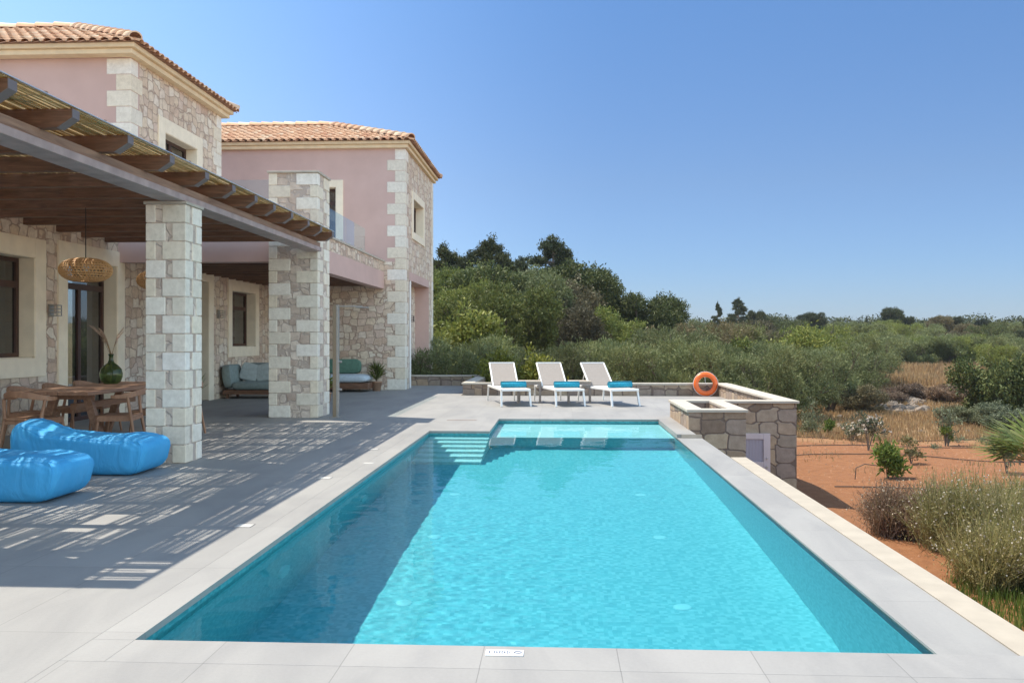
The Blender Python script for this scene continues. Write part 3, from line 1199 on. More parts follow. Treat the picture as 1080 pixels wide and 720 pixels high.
for (y0_, lb, z_) in [(9.88, 'pergola pillar of pale ashlar beside the blue beanbag', 2.96), (5.55, 'pergola pillar at the near end of the terrace', 2.96)]:
    core, bl = pillar_blocks(-4.66, -4.22, y0_, y0_ + .44, 0, 2.93, .215, [(.215, .145), (.10, .26)], [(.20, .14), (.11, .25)])
    p = core.build('pillar', m_rubd, perg)
    p['label'] = lb
    bl.build('ashlar_blocks', m_ash, p, .008)
    MB().box((-4.69, y0_ - .03, 2.93), (-4.19, y0_ + .47, 2.964)).build('cap', m_beige2, p, .006)
# reed mats: reeds run along Y from rafter to rafter
rnd = random.Random(11)
rm = MB()
HOLE = (-5.20, -4.98, 6.95, 7.6)
for i in range(len(RY) - 1):
    if i == 0:
        continue
    y0_, y1_ = RY[i], RY[i + 1]
    x = WX + .02
    gapn = 0
    while x < EX - .02:
        wd = rnd.uniform(.016, .030)
        dens = (.24 + .12 * math.sin(i * 2.1 + x * 1.7)) * (.35 if x > -4.55 else 1)
        if rnd.random() < dens:
            # leave a gap part of the way
            a = rnd.uniform(y0_, y1_ - .3)
            b_ = a + rnd.uniform(.2, .6)
            segs = [(y0_, a), (b_, y1_)] if b_ < y1_ else [(y0_, a)]
            wd = rnd.uniform(.010, .024)
        else:
            segs = [(y0_, y1_)]
        if i == 1 and HOLE[0] < x < HOLE[1] or i == 2 and HOLE[0] < x < HOLE[1]:
            segs = [(y0_, min(y1_, HOLE[2])), (max(y0_, HOLE[3]), y1_)]
        z = 3.283 + rnd.uniform(0, .012)
        sk = rnd.uniform(-.012, .012)
        for a, b_ in segs:
            if b_ - a > .03:
                rm.add([(x, a, z), (x + wd, a, z), (x + wd + sk, b_, z), (x + sk, b_, z), (x + wd * .5, a, z + .02), (x + wd * .5 + sk, b_, z + .02)],
                       [(0, 3, 2, 1), (0, 4, 5, 3), (1, 2, 5, 4), (0, 1, 4), (3, 5, 2)])
        x += wd + rnd.choice([-.002, -.001, 0.0, .002])
# near bay: reeds across, with diagonal laths
y = 5.52
while y < RY[1] + .02:
    wd = rnd.uniform(.018, .03)
    n = rnd.random()
    x = WX + .02
    while x < EX - .02:
        ln = rnd.uniform(.7, 2.0)
        if rnd.random() > (.32 if y > 5.62 else .03):
            z = 3.283 + rnd.uniform(0, .01)
            x2 = min(x + ln, EX - .01)
            rm.add([(x, y, z), (x2, y, z), (x2, y + wd, z), (x, y + wd, z), (x, y + wd / 2, z + .014), (x2, y + wd / 2, z + .014)],
                   [(0, 3, 2, 1), (0, 1, 5, 4), (2, 3, 4, 5), (0, 4, 3), (1, 2, 5)])
        x += ln
    y += wd + rnd.choice([0.0, .001, .003])
rm.build('reed_mat', m_reed, perg)
lt = MB()
for yy in [5.95, 6.7, 7.6, 8.5, 9.4, 10.3, 11.1, 11.9, 12.7, 13.5, 14.3, 15.1]:
    lt.box((WX + .02, yy, 3.312), (EX, yy + .03, 3.322))
for xx in (-7.4, -6.6, -5.8, -5.0, -4.3):
    lt.box((xx, 5.52, 3.323), (xx + .03, 15.55, 3.333))
lt.bar((-7.9, 5.6, 3.317), (-5.9, 6.9, 3.317), .09, .008)
lt.bar((-5.9, 5.6, 3.317), (-4.2, 6.9, 3.317), .09, .008)
lt.build('tie_laths', m_beamu, perg)
MB().box((EX - .03, 5.52, 3.300), (EX + .008, 15.56, 3.308)).build('edge_flashing', m_flash, perg)

# ------------------------------------------------------------------ walls around the deck
def lowwall(name, boxes, copes, label, cat='low wall'):
    t_ = thing(name, Vector(boxes[0][0]) * 1.0, label, cat)
    mb = MB()
    for a, b_ in boxes:
        mb.box(a, b_)
    mb.build('masonry', m_wallrub, t_)
    mb = MB()
    for a, b_ in copes:
        mb.box(a, b_)
    mb.build('coping', m_beige2, t_, .006)
    return t_


ZT = .27
lowwall('garden_wall', [((-2.10, FARY, -1.9), (4.16, FARY + .25, ZT))], [((-2.13, FARY - .03, ZT), (4.22, FARY + .28, ZT + .045))],
        'low rubble wall with pale coping across the far end of the deck')
lowwall('garden_wall', [((3.96, 16.26, -1.9), (4.21, FARY - .001, ZT)), ((2.90, 16.01, -1.9), (4.21, 16.259, ZT))],
        [((3.92, 16.31, ZT), (4.25, FARY - .031, ZT + .045)), ((2.91, 15.97, ZT), (4.25, 16.309, ZT + .045))],
        'low rubble wall stepping down to the red soil at the right of the deck')
pl = lowwall('stone_planter', [((2.02, 13.97, -1.9), (2.90, 14.20, ZT)), ((2.02, 14.201, -.3), (2.24, 16.259, ZT)), ((2.68, 14.201, -1.9), (2.90, 16.009, ZT)), ((2.241, 16.02, -.3), (2.899, 16.259, ZT))],
             [((1.99, 13.94, ZT), (2.93, 14.21, ZT + .045)), ((1.99, 14.211, ZT), (2.26, 16.28, ZT + .045)), ((2.261, 16.00, ZT), (2.905, 16.28, ZT + .045)), ((2.67, 14.211, ZT), (2.93, 15.969, ZT + .045))],
             'square stone planter with white coping at the far right pool corner', 'planter')
MB().box((2.241, 14.202, -.3), (2.679, 16.019, .10)).build('soil', m_bark, pl)
lowwall('garden_wall', [((-2.40, FARY, -.5), (-2.101, 27.0, ZT)), ], [((-2.43, FARY - .03, ZT), (-2.131, 27.0, ZT + .045))],
        'short rubble wall running back beside the first lounger')
lowwall('garden_wall', [((-8, 27.0, -1.9), (-2.10, 27.25, ZT)), ], [((-8, 26.97, ZT), (-2.07, 27.28, ZT + .045))],
        'low rubble wall beyond the farther block of the villa')
tr_ = MB().box((-2.1, FARY + .26, -1.9), (0.8, 27.0, .08))
struct(tr_, 'raised_bed_soil', m_ground, 'raised soil bed behind the loungers')
# pump room door in the soil side wall
pd = thing('utility_door', (3.45, 15.990, -1.45), 'lilac grey utility door with louvre in the stone wall', 'door')
mb = MB()
for a, b_ in [((3.18, -1.45), (3.28, -.26)), ((3.62, -1.45), (3.74, -.26)), ((3.281, -.36), (3.619, -.26)), ((3.281, -.86), (3.619, -.76)), ((3.281, -1.45), (3.619, -1.33))]:
    mb.box((a[0], 15.960, a[1]), (b_[0], 16.008, b_[1]))
mb.build('door_frame', m_door, pd, .003)
mb = MB()
for k in range(13):
    mb.box((3.285 + k * .0255, 15.982, -.758), (3.285 + k * .0255 + .016, 15.994, -.362))
mb.build('louvre', m_louv, pd)
MB().box((3.281, 15.996, -1.33), (3.619, 16.006, -.362)).build('panel', m_door, pd)
mb = MB().tube([(3.68, 15.960, -.70), (3.68, 15.920, -.70)], .012, 8)
mb.tube([(3.68, 15.960, -.85), (3.68, 15.930, -.85)], .018, 8)
mb.build('handle', m_steel, pd)

# ------------------------------------------------------------------ outdoor shower
shw = thing('outdoor_shower', (-3.99, 15.85, 0), 'slim metal outdoor shower post beside the balcony pillar', 'shower')
MB().box((-4.045, 15.80, 0), (-3.985, 15.90, 2.02)).build('post', m_shower, shw, .004)
MB().box((-3.983, 15.80, 0), (-3.945, 15.90, 2.02)).build('lit_face_strip', m_steel, shw, .004)  # lighter material stands in for light on the post's right face
mb = MB().box((-3.944, 15.84, 1.985), (-3.52, 15.86, 2.01))
mb.box((-3.62, 15.75, 1.965), (-3.42, 15.95, 1.984))
mb.build('shower_head', m_steel, shw, .003)
for z in (1.0, .5):
    MB().tube([(-3.945, 15.85, z), (-3.89, 15.85, z)], [.026, .022], 12).build('valve_knob', m_steel, shw)
MB().box((-4.10, 15.76, 0), (-3.89, 15.94, .012)).build('base_plate', m_steel, shw)

# ------------------------------------------------------------------ beanbags
def beanbag(x0, x1, y0, y1, name, label):
    n1, n2 = 90, 72
    t_ = np.linspace(-PI / 2, PI / 2, n2)
    p_ = np.linspace(-PI, PI, n1, endpoint=False)
    T, P_ = np.meshgrid(t_, p_, indexing='ij')

    def sp(v, e):
        return np.sign(v) * np.abs(v) ** e
    e1, e2 = .22, .17
    # long axis X
    X_ = sp(np.cos(T), e1) * sp(np.cos(P_), e2)
    Y_ = sp(np.cos(T), e1) * sp(np.sin(P_), e2)
    Z_ = sp(np.sin(T), e1 * 1.2)
    s_ = (X_ + 1) / 2
    h = .375 + .23 * np.clip(1 - s_ / .45, 0, 1) ** 1.25 + .035 * np.exp(-((s_ - .82) / .16) ** 2)
    zz = (Z_ + 1) / 2
    crown_ = 1 - .10 * Y_ ** 2 * zz
    Zf = zz * h * crown_
    bulge = 1 + .06 * np.sin(zz * PI) - .10 * (1 - zz) ** 2
    pin = 1 - .38 * np.exp(-(s_ / .16) ** 2) * zz ** 2
    Xf = X_ * (1 + .05 * np.sin(zz * PI) - .12 * (1 - zz) ** 2)
    Xf = Xf + .12 * np.exp(-(s_ / .2) ** 2) * zz * .6
    Yf = Y_ * bulge * (1 - .06 * zz) * (1 - .12 * np.exp(-(s_ / .2) ** 2) * zz)
    wr = .010 * np.sin(9 * X_ + 3 * np.sin(4 * Y_)) * np.exp(-((s_ - .35) / .2) ** 2) + .006 * np.sin(17 * zz + 5 * X_) * (1 - zz)
    wr = wr + .006 * np.sin(13 * P_ + 4 * T) * np.cos(5 * T) + .005 * np.sin(7 * X_ + 11 * zz + 3 * np.sin(6 * Y_))
    Zf = Zf + wr * zz
    cx_, cy_ = (x0 + x1) / 2, (y0 + y1) / 2
    V = np.stack([Xf * (x1 - x0) / 2, Yf * (y1 - y0) / 2 * (1 + wr * 2), Zf], -1).reshape(-1, 3)
    idx = np.arange(n1 * n2).reshape(n2, n1)
    Qd = np.stack([idx[:-1], np.roll(idx[:-1], -1, 1), np.roll(idx[1:], -1, 1), idx[1:]], -1).reshape(-1, 4)
    r_ = thing(name, (cx_, cy_, 0), label, 'beanbag')
    np_mesh('cover', V, Qd, m_vinyl, r_, True)
    VV = V.reshape(n2, n1, 3)
    c45 = [int(round((q + PI) / (2 * PI) * n1)) % n1 for q in (-PI / 4, PI / 4)]
    top_i = int(n2 * .74)
    for kk, chain in enumerate([[VV[i, c45[0]] for i in range(4, top_i)] + [VV[top_i, j] for j in range(c45[0], c45[1] + 1)] + [VV[i, c45[1]] for i in range(top_i, 4, -1)],
                               [VV[top_i, j % n1] for j in range(c45[1], c45[0] + n1 + 1)]]):
        MB().tube([tuple(q) for q in chain], .0042, 5, False).build('seam_piping', m_vinyl, r_, world=False)
    return r_


beanbag(-5.70, -4.24, 8.88, 9.58, 'beanbag', 'blue lounger beanbag beside the pillar, its raised back in view')
beanbag(-5.80, -4.27, 7.33, 8.03, 'beanbag', 'nearest blue beanbag, cut off by the photo edge')

# ------------------------------------------------------------------ loungers, towels, side tables
def make_lounger(loc, rz, label):
    r_ = thing('sun_lounger', loc, label, 'sun lounger', 'white sun loungers in a row by the far wall', rz)
    hw = .30
    b = MB()
    for s_ in (-1, 1):
        b.bar((s_ * hw, -.98, .345), (s_ * hw, .92, .345), .035, .045)
    b.bar((-hw, -.98, .345), (hw, -.98, .345), .035, .045)
    b.bar((-hw, .92, .345), (hw, .92, .345), .03, .04)
    b.bar((-hw, .28, .345), (hw, .28, .345), .03, .03)
    b.build('frame', m_white, r_, .006, world=False)
    for sx_ in (-1, 1):
        MB().bar((sx_ * (hw + .01), -1.02, 0), (sx_ * hw, -.93, .33), .04, .04, (0, 1, 0)).build('leg', m_white, r_, .005, world=False)
        MB().bar((sx_ * (hw + .01), .94, 0), (sx_ * hw, .87, .33), .035, .035, (0, 1, 0)).build('leg', m_white, r_, .005, world=False)
    s2 = MB().box((-hw + .02, -.96, .362), (hw - .02, .29, .372))
    s2.build('seat_sling', m_slingw, r_, world=False)
    h0 = Vector((0, .30, .37))
    an = R(42)
    L = .74
    d = Vector((0, math.cos(an), math.sin(an)))
    f = MB()
    for s_ in (-1, 1):
        f.bar(h0 + Vector((s_ * (hw - .02), 0, 0)), h0 + Vector((s_ * (hw - .02), 0, 0)) + d * L, .032, .032)
    f.bar(h0 + d * L + Vector((-hw + .02, 0, 0)), h0 + d * L + Vector((hw - .02, 0, 0)), .032, .032)
    bk = f.build('backrest', m_white, r_, .005, world=False)
    q = MB()
    q.obox(h0 + d * (L / 2), (2 * hw - .08, L - .04, .008), Matrix.Rotation(an, 3, 'X'))
    q.build('back_sling', m_sling, bk, world=False)
    for s_ in (-1, 1):
        MB().bar(h0 + d * .5 + Vector((s_ * (hw - .06), 0, -.01)), (s_ * (hw - .06), .88, .35), .015, .015).build('support_strut', m_white, bk, world=False)
    return r_


lz = [(544.2, 13, 'white sun lounger with taupe sling, leftmost of the three'), (601.5, 15, 'white sun lounger between the two side tables'), (659.8, 20, 'white sun lounger nearest the orange life ring')]
for i, (u, a, lb) in enumerate(lz):
    pf = at(u, 18.60)
    an = R(a)
    # local -Y is the foot
    cpos = Vector((pf.x - math.sin(an) * 1.0, pf.y + math.cos(an) * 1.0, 0))
    if i == 0:
        base_l = make_lounger(cpos, an, lb)
    else:
        copy_tree(base_l, cpos, an, lb)
    mb = MB()
    sp_ = []
    for k in range(46):
        th = k / 45 * 4.6 * PI
        sp_.append((th, .012 + .0045 * th))
    prof = [(r_ * math.cos(t2), r_ * math.sin(t2)) for t2, r_ in sp_]
    vs = []
    n = len(prof)
    for sx_ in (-.27, .27):
        for (a1, b1) in prof:
            vs.append((sx_ * (1 + .01 * math.sin(b1 * 40)), a1, b1))
    mb.add(vs, [(k, k + 1, n + k + 1, n + k) for k in range(n - 1)], True)
    mb.tube([(-.268, 0, 0), (.268, 0, 0)], .062, 20)
    t_ = thing('rolled_towel', (pf.x - math.sin(an) * .28, pf.y + math.cos(an) * .28, .375 + .068), ['teal towel rolled on the foot of the leftmost lounger', 'teal towel rolled on the foot of the middle lounger', 'teal towel rolled on the foot of the lounger by the life ring'][i], 'towel', 'rolled towels on the loungers', an + R([3, -4, 5][i]))
    o = mb.build('roll', m_towel, t_, world=False)
    sd = o.modifiers.new('s', 'SOLIDIFY')
    sd.thickness = .004

for i, (u, lb) in enumerate([(558.5, 'square side table between the left and middle loungers'), (611, 'square side table between the middle and right loungers')]):
    p_ = at(u, 19.9)
    if i == 0:
        t_ = thing('side_table', p_, lb, 'side table', 'side tables between the loungers')
        MB().box((-.26, -.26, .455), (.26, .26, .485)).build('top', m_tablt, t_, .004, world=False)
        for sx_ in (-1, 1):
            for sy_ in (-1, 1):
                MB().box((sx_ * .24 - .025, sy_ * .22 - .025, 0), (sx_ * .24 + .025 if sx_ < 0 else .255, sy_ * .22 + .025, .454)).build('leg', m_tabl, t_, world=False)
        MB().box((-.2149, -.245, .40), (.2149, .245, .4545)).build('apron', m_tabl, t_, world=False)
        st0 = t_
    else:
        copy_tree(st0, p_, 0, lb)

# life ring
lr = thing('life_ring', (at(743.5, 22.05).x, FARY - .15, 0), 'orange life ring leaning on the low stone wall', 'life ring')
ring = MB()
RRg, rt = .235, .062
c0 = Vector((lr.location.x, FARY - .13, .305))
tilt = Matrix.Rotation(R(-9), 3, 'X')
nn = 48
pts = [c0 + tilt @ Vector((RRg * math.cos(2 * PI * k / nn), 0, RRg * math.sin(2 * PI * k / nn))) for k in range(nn)]
vs = []
for k in range(nn):
    a = 2 * PI * k / nn
    rad = tilt @ Vector((math.cos(a), 0, math.sin(a)))
    ax_ = tilt @ Vector((0, 1, 0))
    for j in range(12):
        b_ = 2 * PI * j / 12
        vs.append(pts[k] + rad * (rt * math.cos(b_)) + ax_ * (rt * .85 * math.sin(b_)))
ring.add(vs, [(k * 12 + j, k * 12 + (j + 1) % 12, ((k + 1) % nn) * 12 + (j + 1) % 12, ((k + 1) % nn) * 12 + j) for k in range(nn) for j in range(12)], True)
ring.build('ring', m_orange, lr)
rp = MB()
for q in range(4):
    a0 = q * PI / 2 + .3
    rp.tube([c0 + tilt @ Vector(((RRg + rt + .012 - .008 * math.sin(PI * t2)) * math.cos(a0 + t2 * PI / 2), -.01, (RRg + rt + .012 - .008 * math.sin(PI * t2)) * math.sin(a0 + t2 * PI / 2))) for t2 in np.linspace(0, 1, 9)], .006, 6)
rp.tube([c0 + Vector((-.02, -.0, .17)), c0 + Vector((-.01, -.02, .05)), c0 + Vector((.015, -.02, .0))], .006, 6)
rp.build('grab_rope', m_rope, lr)

# ------------------------------------------------------------------ dining set
tb = thing('dining_table', (-6.2, 12.0, 0), 'long wooden dining table under the pergola', 'table')
mb = MB()
for k in range(5):
    mb.box((-6.70 + k * .196, 10.58 + .012 * (k % 2), .715), (-6.70 + k * .196 + .192, 13.25 - .01 * (k % 2), .762))
mb.build('tabletop', m_teak, tb, .006)
for y in (11.05, 12.75):
    for s_ in (-1, 1):
        MB().bar((-6.2 + s_ * .43, y, 0), (-6.2 + s_ * .20, y, .715), .10, .075, (0, 1, 0)).build('leg', m_teak, tb, .006)
    MB().box((-6.43, y - .05, .64), (-5.97, y + .05, .7145)).build('cross_rail', m_teak, tb)
MB().box((-6.24, 11.10, .5), (-6.16, 12.70, .58)).build('stretcher', m_teak, tb)


def make_chair(loc, rz, label):
    t_ = thing('dining_chair', loc, label, 'chair', 'wooden chairs around the dining table', rz)
    # local: front towards -Y, back at +Y
    s_ = MB()
    vs = []
    n = 9
    for i in range(n):
        for j in range(n):
            x = (i / (n - 1) - .5) * .48
            y = (j / (n - 1) - .5) * .44
            vs.append((x, y, .445 - .02 * math.cos(x / .24 * PI / 2) * math.cos(y / .22 * PI / 2)))
    fs = [(i * n + j, (i + 1) * n + j, (i + 1) * n + j + 1, i * n + j + 1) for i in range(n - 1) for j in range(n - 1)]
    s_.add(vs, fs, True)
    o = s_.build('seat', m_chair, t_, world=False)
    sd = o.modifiers.new('s', 'SOLIDIFY')
    sd.thickness = .028
    sd.offset = -1
    for sx_ in (-1, 1):
        MB().tube([(sx_ * .275, -.24, 0), (sx_ * .225, -.19, .43)], [.016, .022], 8).build('leg', m_chair, t_, world=False)
        MB().tube([(sx_ * .29, .27, 0), (sx_ * .25, .20, .44), (sx_ * .285, .17, .68)], [.016, .022, .018], 8).build('leg', m_chair, t_, world=False)
    rl = []
    for k in range(17):
        a = -.35 + (PI + .7) * k / 16
        rl.append((.30 * math.cos(a), .06 + .25 * math.sin(a), .685 + .06 * max(0, math.sin(a)) ** 2))
    m = MB()
    vs = []
    for k, p in enumerate(rl):
        p = Vector(p)
        d = Vector(rl[min(k + 1, 16)]) - Vector(rl[max(k - 1, 0)])
        d.normalize()
        o_ = Vector((d.y, -d.x, 0)).normalized()
        hh = .018 + .022 * math.sin(PI * k / 16)
        for (a, b_) in ((-.014, -hh), (.014, -hh), (.014, hh), (-.014, hh)):
            vs.append(p + o_ * a + Vector((0, 0, b_)))
    m.add(vs, [(k * 4 + j, k * 4 + (j + 1) % 4, k * 4 + 4 + (j + 1) % 4, k * 4 + 4 + j) for k in range(16) for j in range(4)] + [(3, 2, 1, 0), (64, 65, 66, 67)])
    m.build('back_rail', m_chair, t_, .004, world=False)
    m = MB()
    m.bar((-.235, -.20, .40), (.235, -.20, .40), .03, .05)
    m.bar((-.245, .20, .40), (.245, .20, .40), .03, .05)
    m.bar((-.235, -.2, .40), (-.245, .2, .40), .03, .05)
    m.bar((.235, -.2, .40), (.245, .2, .40), .03, .05)
    m.build('seat_rails', m_chair, t_, world=False)
    return t_


ch0 = make_chair((-6.42, 10.62, 0), R(188 - 16), 'wooden armchair at the near end of the dining table')
for (x, y, a, lb) in [(-5.62, 11.15, 90 - 168 + 0, 'wooden armchair on the pool side of the table, nearest the camera'), (-5.55, 12.0, -90, 'wooden armchair on the pool side of the table, beside the vase'),
                      (-5.55, 12.8, -90, 'wooden armchair on the pool side of the table, farthest from the camera'), (-6.95, 11.5, 90, 'wooden armchair on the wall side of the table, nearest the camera'),
                      (-6.95, 12.3, 90, 'wooden armchair on the wall side of the table, in front of the glazed door'), (-6.95, 13.1, 90, 'wooden armchair on the wall side of the table, farthest from the camera')]:
    copy_tree(ch0, (x, y, 0), R(a), lb)

vz = thing('bottle_vase', (-6.45, 12.55, .762), 'round green glass demijohn vase on the dining table', 'vase')
MB().lathe([(0, .002), (.09, .0), (.13, .03), (.155, .10), (.158, .15), (.14, .215), (.09, .27), (.045, .305), (.032, .34), (.030, .40), (.038, .415), (.036, .43), (.026, .43), (.024, .40)], (-6.45, 12.55, .762), 28).build('body', m_bottle, vz)
pg = thing('pampas_stems', (-6.45, 12.55, .80), 'dry pampas stems leaning from the green glass vase', 'dried flowers')
rnd = random.Random(5)
plm = leafmat('pampas_plume', [(.55, .42, .34), (.66, .54, .44), (.48, .34, .28)], .3, .0)
for k in range(9):
    a = rnd.uniform(2.4, 4.2) if k < 7 else rnd.uniform(-.5, .5)
    lean = rnd.uniform(.10, .30)
    hh = rnd.uniform(.28, .42)
    p0 = Vector((-6.45, 12.55, .85))
    p1 = Vector((-6.45 + .004 * (k - 4), 12.55, 1.19))
    p2 = p1 + Vector((math.cos(a) * lean * .5, math.sin(a) * lean * .3, hh * .7))
    p3 = p1 + Vector((math.cos(a) * lean * 1.1, math.sin(a) * lean * .5, hh))
    sm = MB().tube([p0, p1, p2, p3], .003, 5).build('stem', l_dry, pg)
    m = MB()
    for q in range(90):
        t2 = rnd.uniform(0, 1)
        c = p2.lerp(p3, t2) if q > 24 else p1.lerp(p2, .6 + .4 * t2)
        d = Vector((rnd.gauss(0, 1), rnd.gauss(0, 1), rnd.gauss(0, .8))).normalized()
        e = (p3 - p2).normalized() * .055 + d * .026 * (1 - .4 * t2)
        s2 = d.cross(Vector((.3, .5, .8))).normalized() * .004
        m.add([c - s2, c + s2, c + e], [(0, 1, 2)])
    m.build('plume', plm, sm)

for k, (x, y, lb) in enumerate([(-6.2, 11.4, 'woven rattan pendant lamp over the near half of the table'), (-6.15, 13.45, 'woven rattan pendant lamp half hidden by the pergola pillar')]):
    t_ = thing('pendant_lamp', (x, y, 3.12), lb, 'pendant lamp', 'rattan pendant lamps under the pergola')
    MB().tube([(x, y, 3.129), (x, y, 2.42)], .006, 6).build('cord', m_black, t_)
    sh_ = MB()
    n = 44
    for j in range(n):
        a = 2 * PI * j / n
        prof = []
        for q in range(15):
            th = PI * (.06 + .80 * q / 14)
            r_ = .325 * math.sin(th) ** .75
            prof.append((x + r_ * math.cos(a + .5 * q / 14), y + r_ * math.sin(a + .5 * q / 14), 2.31 + .155 * math.cos(th)))
        sh_.tube(prof, .0055, 4, False)
        prof = [(x + (p[0] - x) * math.cos(-.9 * i / 14) - (p[1] - y) * math.sin(-.9 * i / 14), y + (p[0] - x) * math.sin(-.9 * i / 14) + (p[1] - y) * math.cos(-.9 * i / 14), p[2]) for i, p in enumerate(prof)]
        sh_.tube(prof, .0045, 4, False)
    for q in range(12):
        th = PI * (.08 + .78 * q / 11)
        r_ = .325 * math.sin(th) ** .75
        sh_.tube([(x + r_ * math.cos(b_), y + r_ * math.sin(b_), 2.31 + .155 * math.cos(th)) for b_ in np.linspace(0, 2 * PI, 33)], .006, 4, False)
    sh_.build('woven_shade', m_rattan, t_)
    MB().lathe([(.0, .05), (.03, .045), (.045, .01), (.03, -.03), (0, -.045)], (x, y, 2.33), 14).build('bulb', m_lamp, t_)

# ------------------------------------------------------------------ veranda furniture
def cushion(name, c, size, mat, parent, rot=None, label=None):
    vs = []
    hx, hy, hz_ = size[0] / 2, size[1] / 2, size[2] / 2
    def sp(v, e):
        return math.copysign(abs(v) ** e, v)
    fs = []
    m_, k_ = 14, 24
    for i in range(m_ + 1):
        t2 = -PI / 2 + PI * i / m_
        for j in range(k_):
            p2 = 2 * PI * j / k_
            vs.append(Vector((hx * sp(math.cos(t2), .26) * sp(math.cos(p2), .2), hy * sp(math.cos(t2), .26) * sp(math.sin(p2), .2), hz_ * sp(math.sin(t2), .7))))
    for i in range(m_):
        for j in range(k_):
            fs.append((i * k_ + j, i * k_ + (j + 1) % k_, (i + 1) * k_ + (j + 1) % k_, (i + 1) * k_ + j))
    rot = rot or Matrix.Identity(3)
    mb = MB()
    mb.add([Vector(c) + rot @ v for v in vs], fs, True)
    o = mb.build(name, mat, parent)
    if label:
        o['label'] = label
    return o


sf = thing('sofa', (-7.0, 21.1, 0), 'low wooden sofa with grey green cushions beneath the veranda window', 'sofa')
MB().box((-7.95, 20.75, .10), (-5.75, 21.65, .20)).build('base', m_dark, sf, .01)
for x in (-7.9, -5.85):
    for y in (20.8, 21.5):
        MB().box((x, y, 0), (x + .06, y + .06, .099)).build('leg', m_dark, sf)
cushion('seat_cushion', (-7.22, 21.15, .30), (1.05, .86, .20), m_greyc, sf)
cushion('seat_cushion', (-6.28, 21.15, .30), (1.0, .86, .20), m_greyc, sf)
cushion('arm_cushion', (-7.86, 21.15, .52), (.22, .84, .56), m_greyc, sf, Matrix.Rotation(R(-8), 3, 'Y'))
cushion('back_cushion', (-7.2, 21.58, .60), (1.05, .18, .46), m_greyc, sf, Matrix.Rotation(R(-10), 3, 'X'))
cushion('back_cushion', (-6.25, 21.58, .60), (1.0, .18, .46), m_greyc, sf, Matrix.Rotation(R(-10), 3, 'X'))
for (x, a, lb) in [(-7.50, 14, 'pale grey pillow at the left end of the sofa'), (-7.12, -12, 'pale grey pillow, second from the sofa arm'), (-6.80, 10, 'pale grey pillow leaning next to the balcony pillar')]:
    t_ = thing('pillow', (x, 21.36, .58), lb, 'pillow', 'pillows on the veranda sofa')
    cushion('pillow_cover', (x, 21.36, .60), (.46, .14, .44), m_pillow, t_, Matrix.Rotation(R(a), 3, 'Y') @ Matrix.Rotation(R(-18), 3, 'X'))
sf = thing('corner_sofa', (-5.9, 23.8, 0), 'wooden based daybed with blue cushion against the back veranda wall', 'daybed')
MB().box((-6.9, 23.45, .08), (-5.05, 24.45, .24)).build('base', m_dark, sf, .01)
cushion('seat_cushion', (-6.0, 23.95, .35), (1.8, .96, .22), m_bluec, sf)
cushion('back_cushion', (-5.95, 24.42, .66), (1.0, .18, .40), m_greenc, sf, Matrix.Rotation(R(-8), 3, 'X'), 'green back cushion')

# ------------------------------------------------------------------ foliage
def unit(rng, n):
    v = rng.normal(size=(n, 3))
    return v / np.linalg.norm(v, axis=1, keepdims=True)


def leaf_arrays(c, d, L, W, rng):
    n = len(c)
    s_ = np.cross(d, unit(rng, n))
    s_ /= np.linalg.norm(s_, axis=1, keepdims=True) + 1e-9
    L = np.broadcast_to(np.asarray(L, dtype=float), (n,))[:, None] if np.ndim(L) else L
    V = np.stack([c - d * L * .5, c + s_ * W * .5, c + d * L * .5, c - s_ * W * .5], 1).reshape(-1, 3)
    Qd = np.arange(n * 4).reshape(-1, 4)
    return V, Qd


def crown_pts(lobes, ntw, nl, sig, rng, up=.3, surf=.45, flat=1.0):
    wts = np.array([l[3] * l[3] * l[4] for l in lobes], dtype=float)
    ch = rng.choice(len(lobes), ntw, p=wts / wts.sum())
    Lb = np.array([[l[0], l[1], l[2], l[3], l[4]] for l in lobes])
    u_ = unit(rng, ntw)
    rr = surf + (1 - surf) * rng.random(ntw) ** .6
    rr *= 1 + .22 * rng.normal(size=ntw) * (rng.random(ntw) < .35)
    c = Lb[ch, :3] + u_ * rr[:, None] * np.stack([Lb[ch, 3], Lb[ch, 3], Lb[ch, 4]], 1)
    tw = np.repeat(c, nl, 0)
    ud = np.repeat(u_, nl, 0)
    off = rng.normal(size=tw.shape) * sig
    off[:, 2] *= flat
    d = ud * .7 + unit(rng, len(tw)) * .8 + np.array([0, 0, up])
    d /= np.linalg.norm(d, axis=1, keepdims=True)
    return tw + off, d


def trunk_mb(h, r_, lobes, rng, lean=.1, multi=1):
    mb = MB()
    for m_ in range(multi):
        a = rng.uniform(0, 2 * PI)
        bx = Vector((math.cos(a), math.sin(a), 0)) * (r_ * 1.2 if multi > 1 else 0)
        top = Vector((lean * math.cos(a), lean * math.sin(a), h)) + bx * 2
        mid = bx + (top - bx) * .5 + Vector((rng.uniform(-.1, .1), rng.uniform(-.1, .1), 0)) * h * .4
        mb.tube([bx + Vector((0, 0, -.25)), bx + Vector((0, 0, .05)), mid, top], [r_ * 1.4, r_ * 1.1, r_ * .85, r_ * .6], 8)
        for i, l in enumerate(lobes):
            if i % multi != m_:
                continue
            e = Vector(l[:3])
            q = top.lerp(e, .5) + Vector((0, 0, -.08 * l[3]))
            mb.tube([top.lerp(mid, .3 * (i % 3) / 2), q, e], [r_ * .5, r_ * .32, r_ * .12], 6)
            for k in range(3):
                v = Vector(unit(rng, 1)[0].tolist())
                mb.tube([q.lerp(e, .5), e + Vector((v.x * l[3] * .7, v.y * l[3] * .7, abs(v.z) * l[4] * .7))], [r_ * .2, r_ * .06], 5)
    return mb


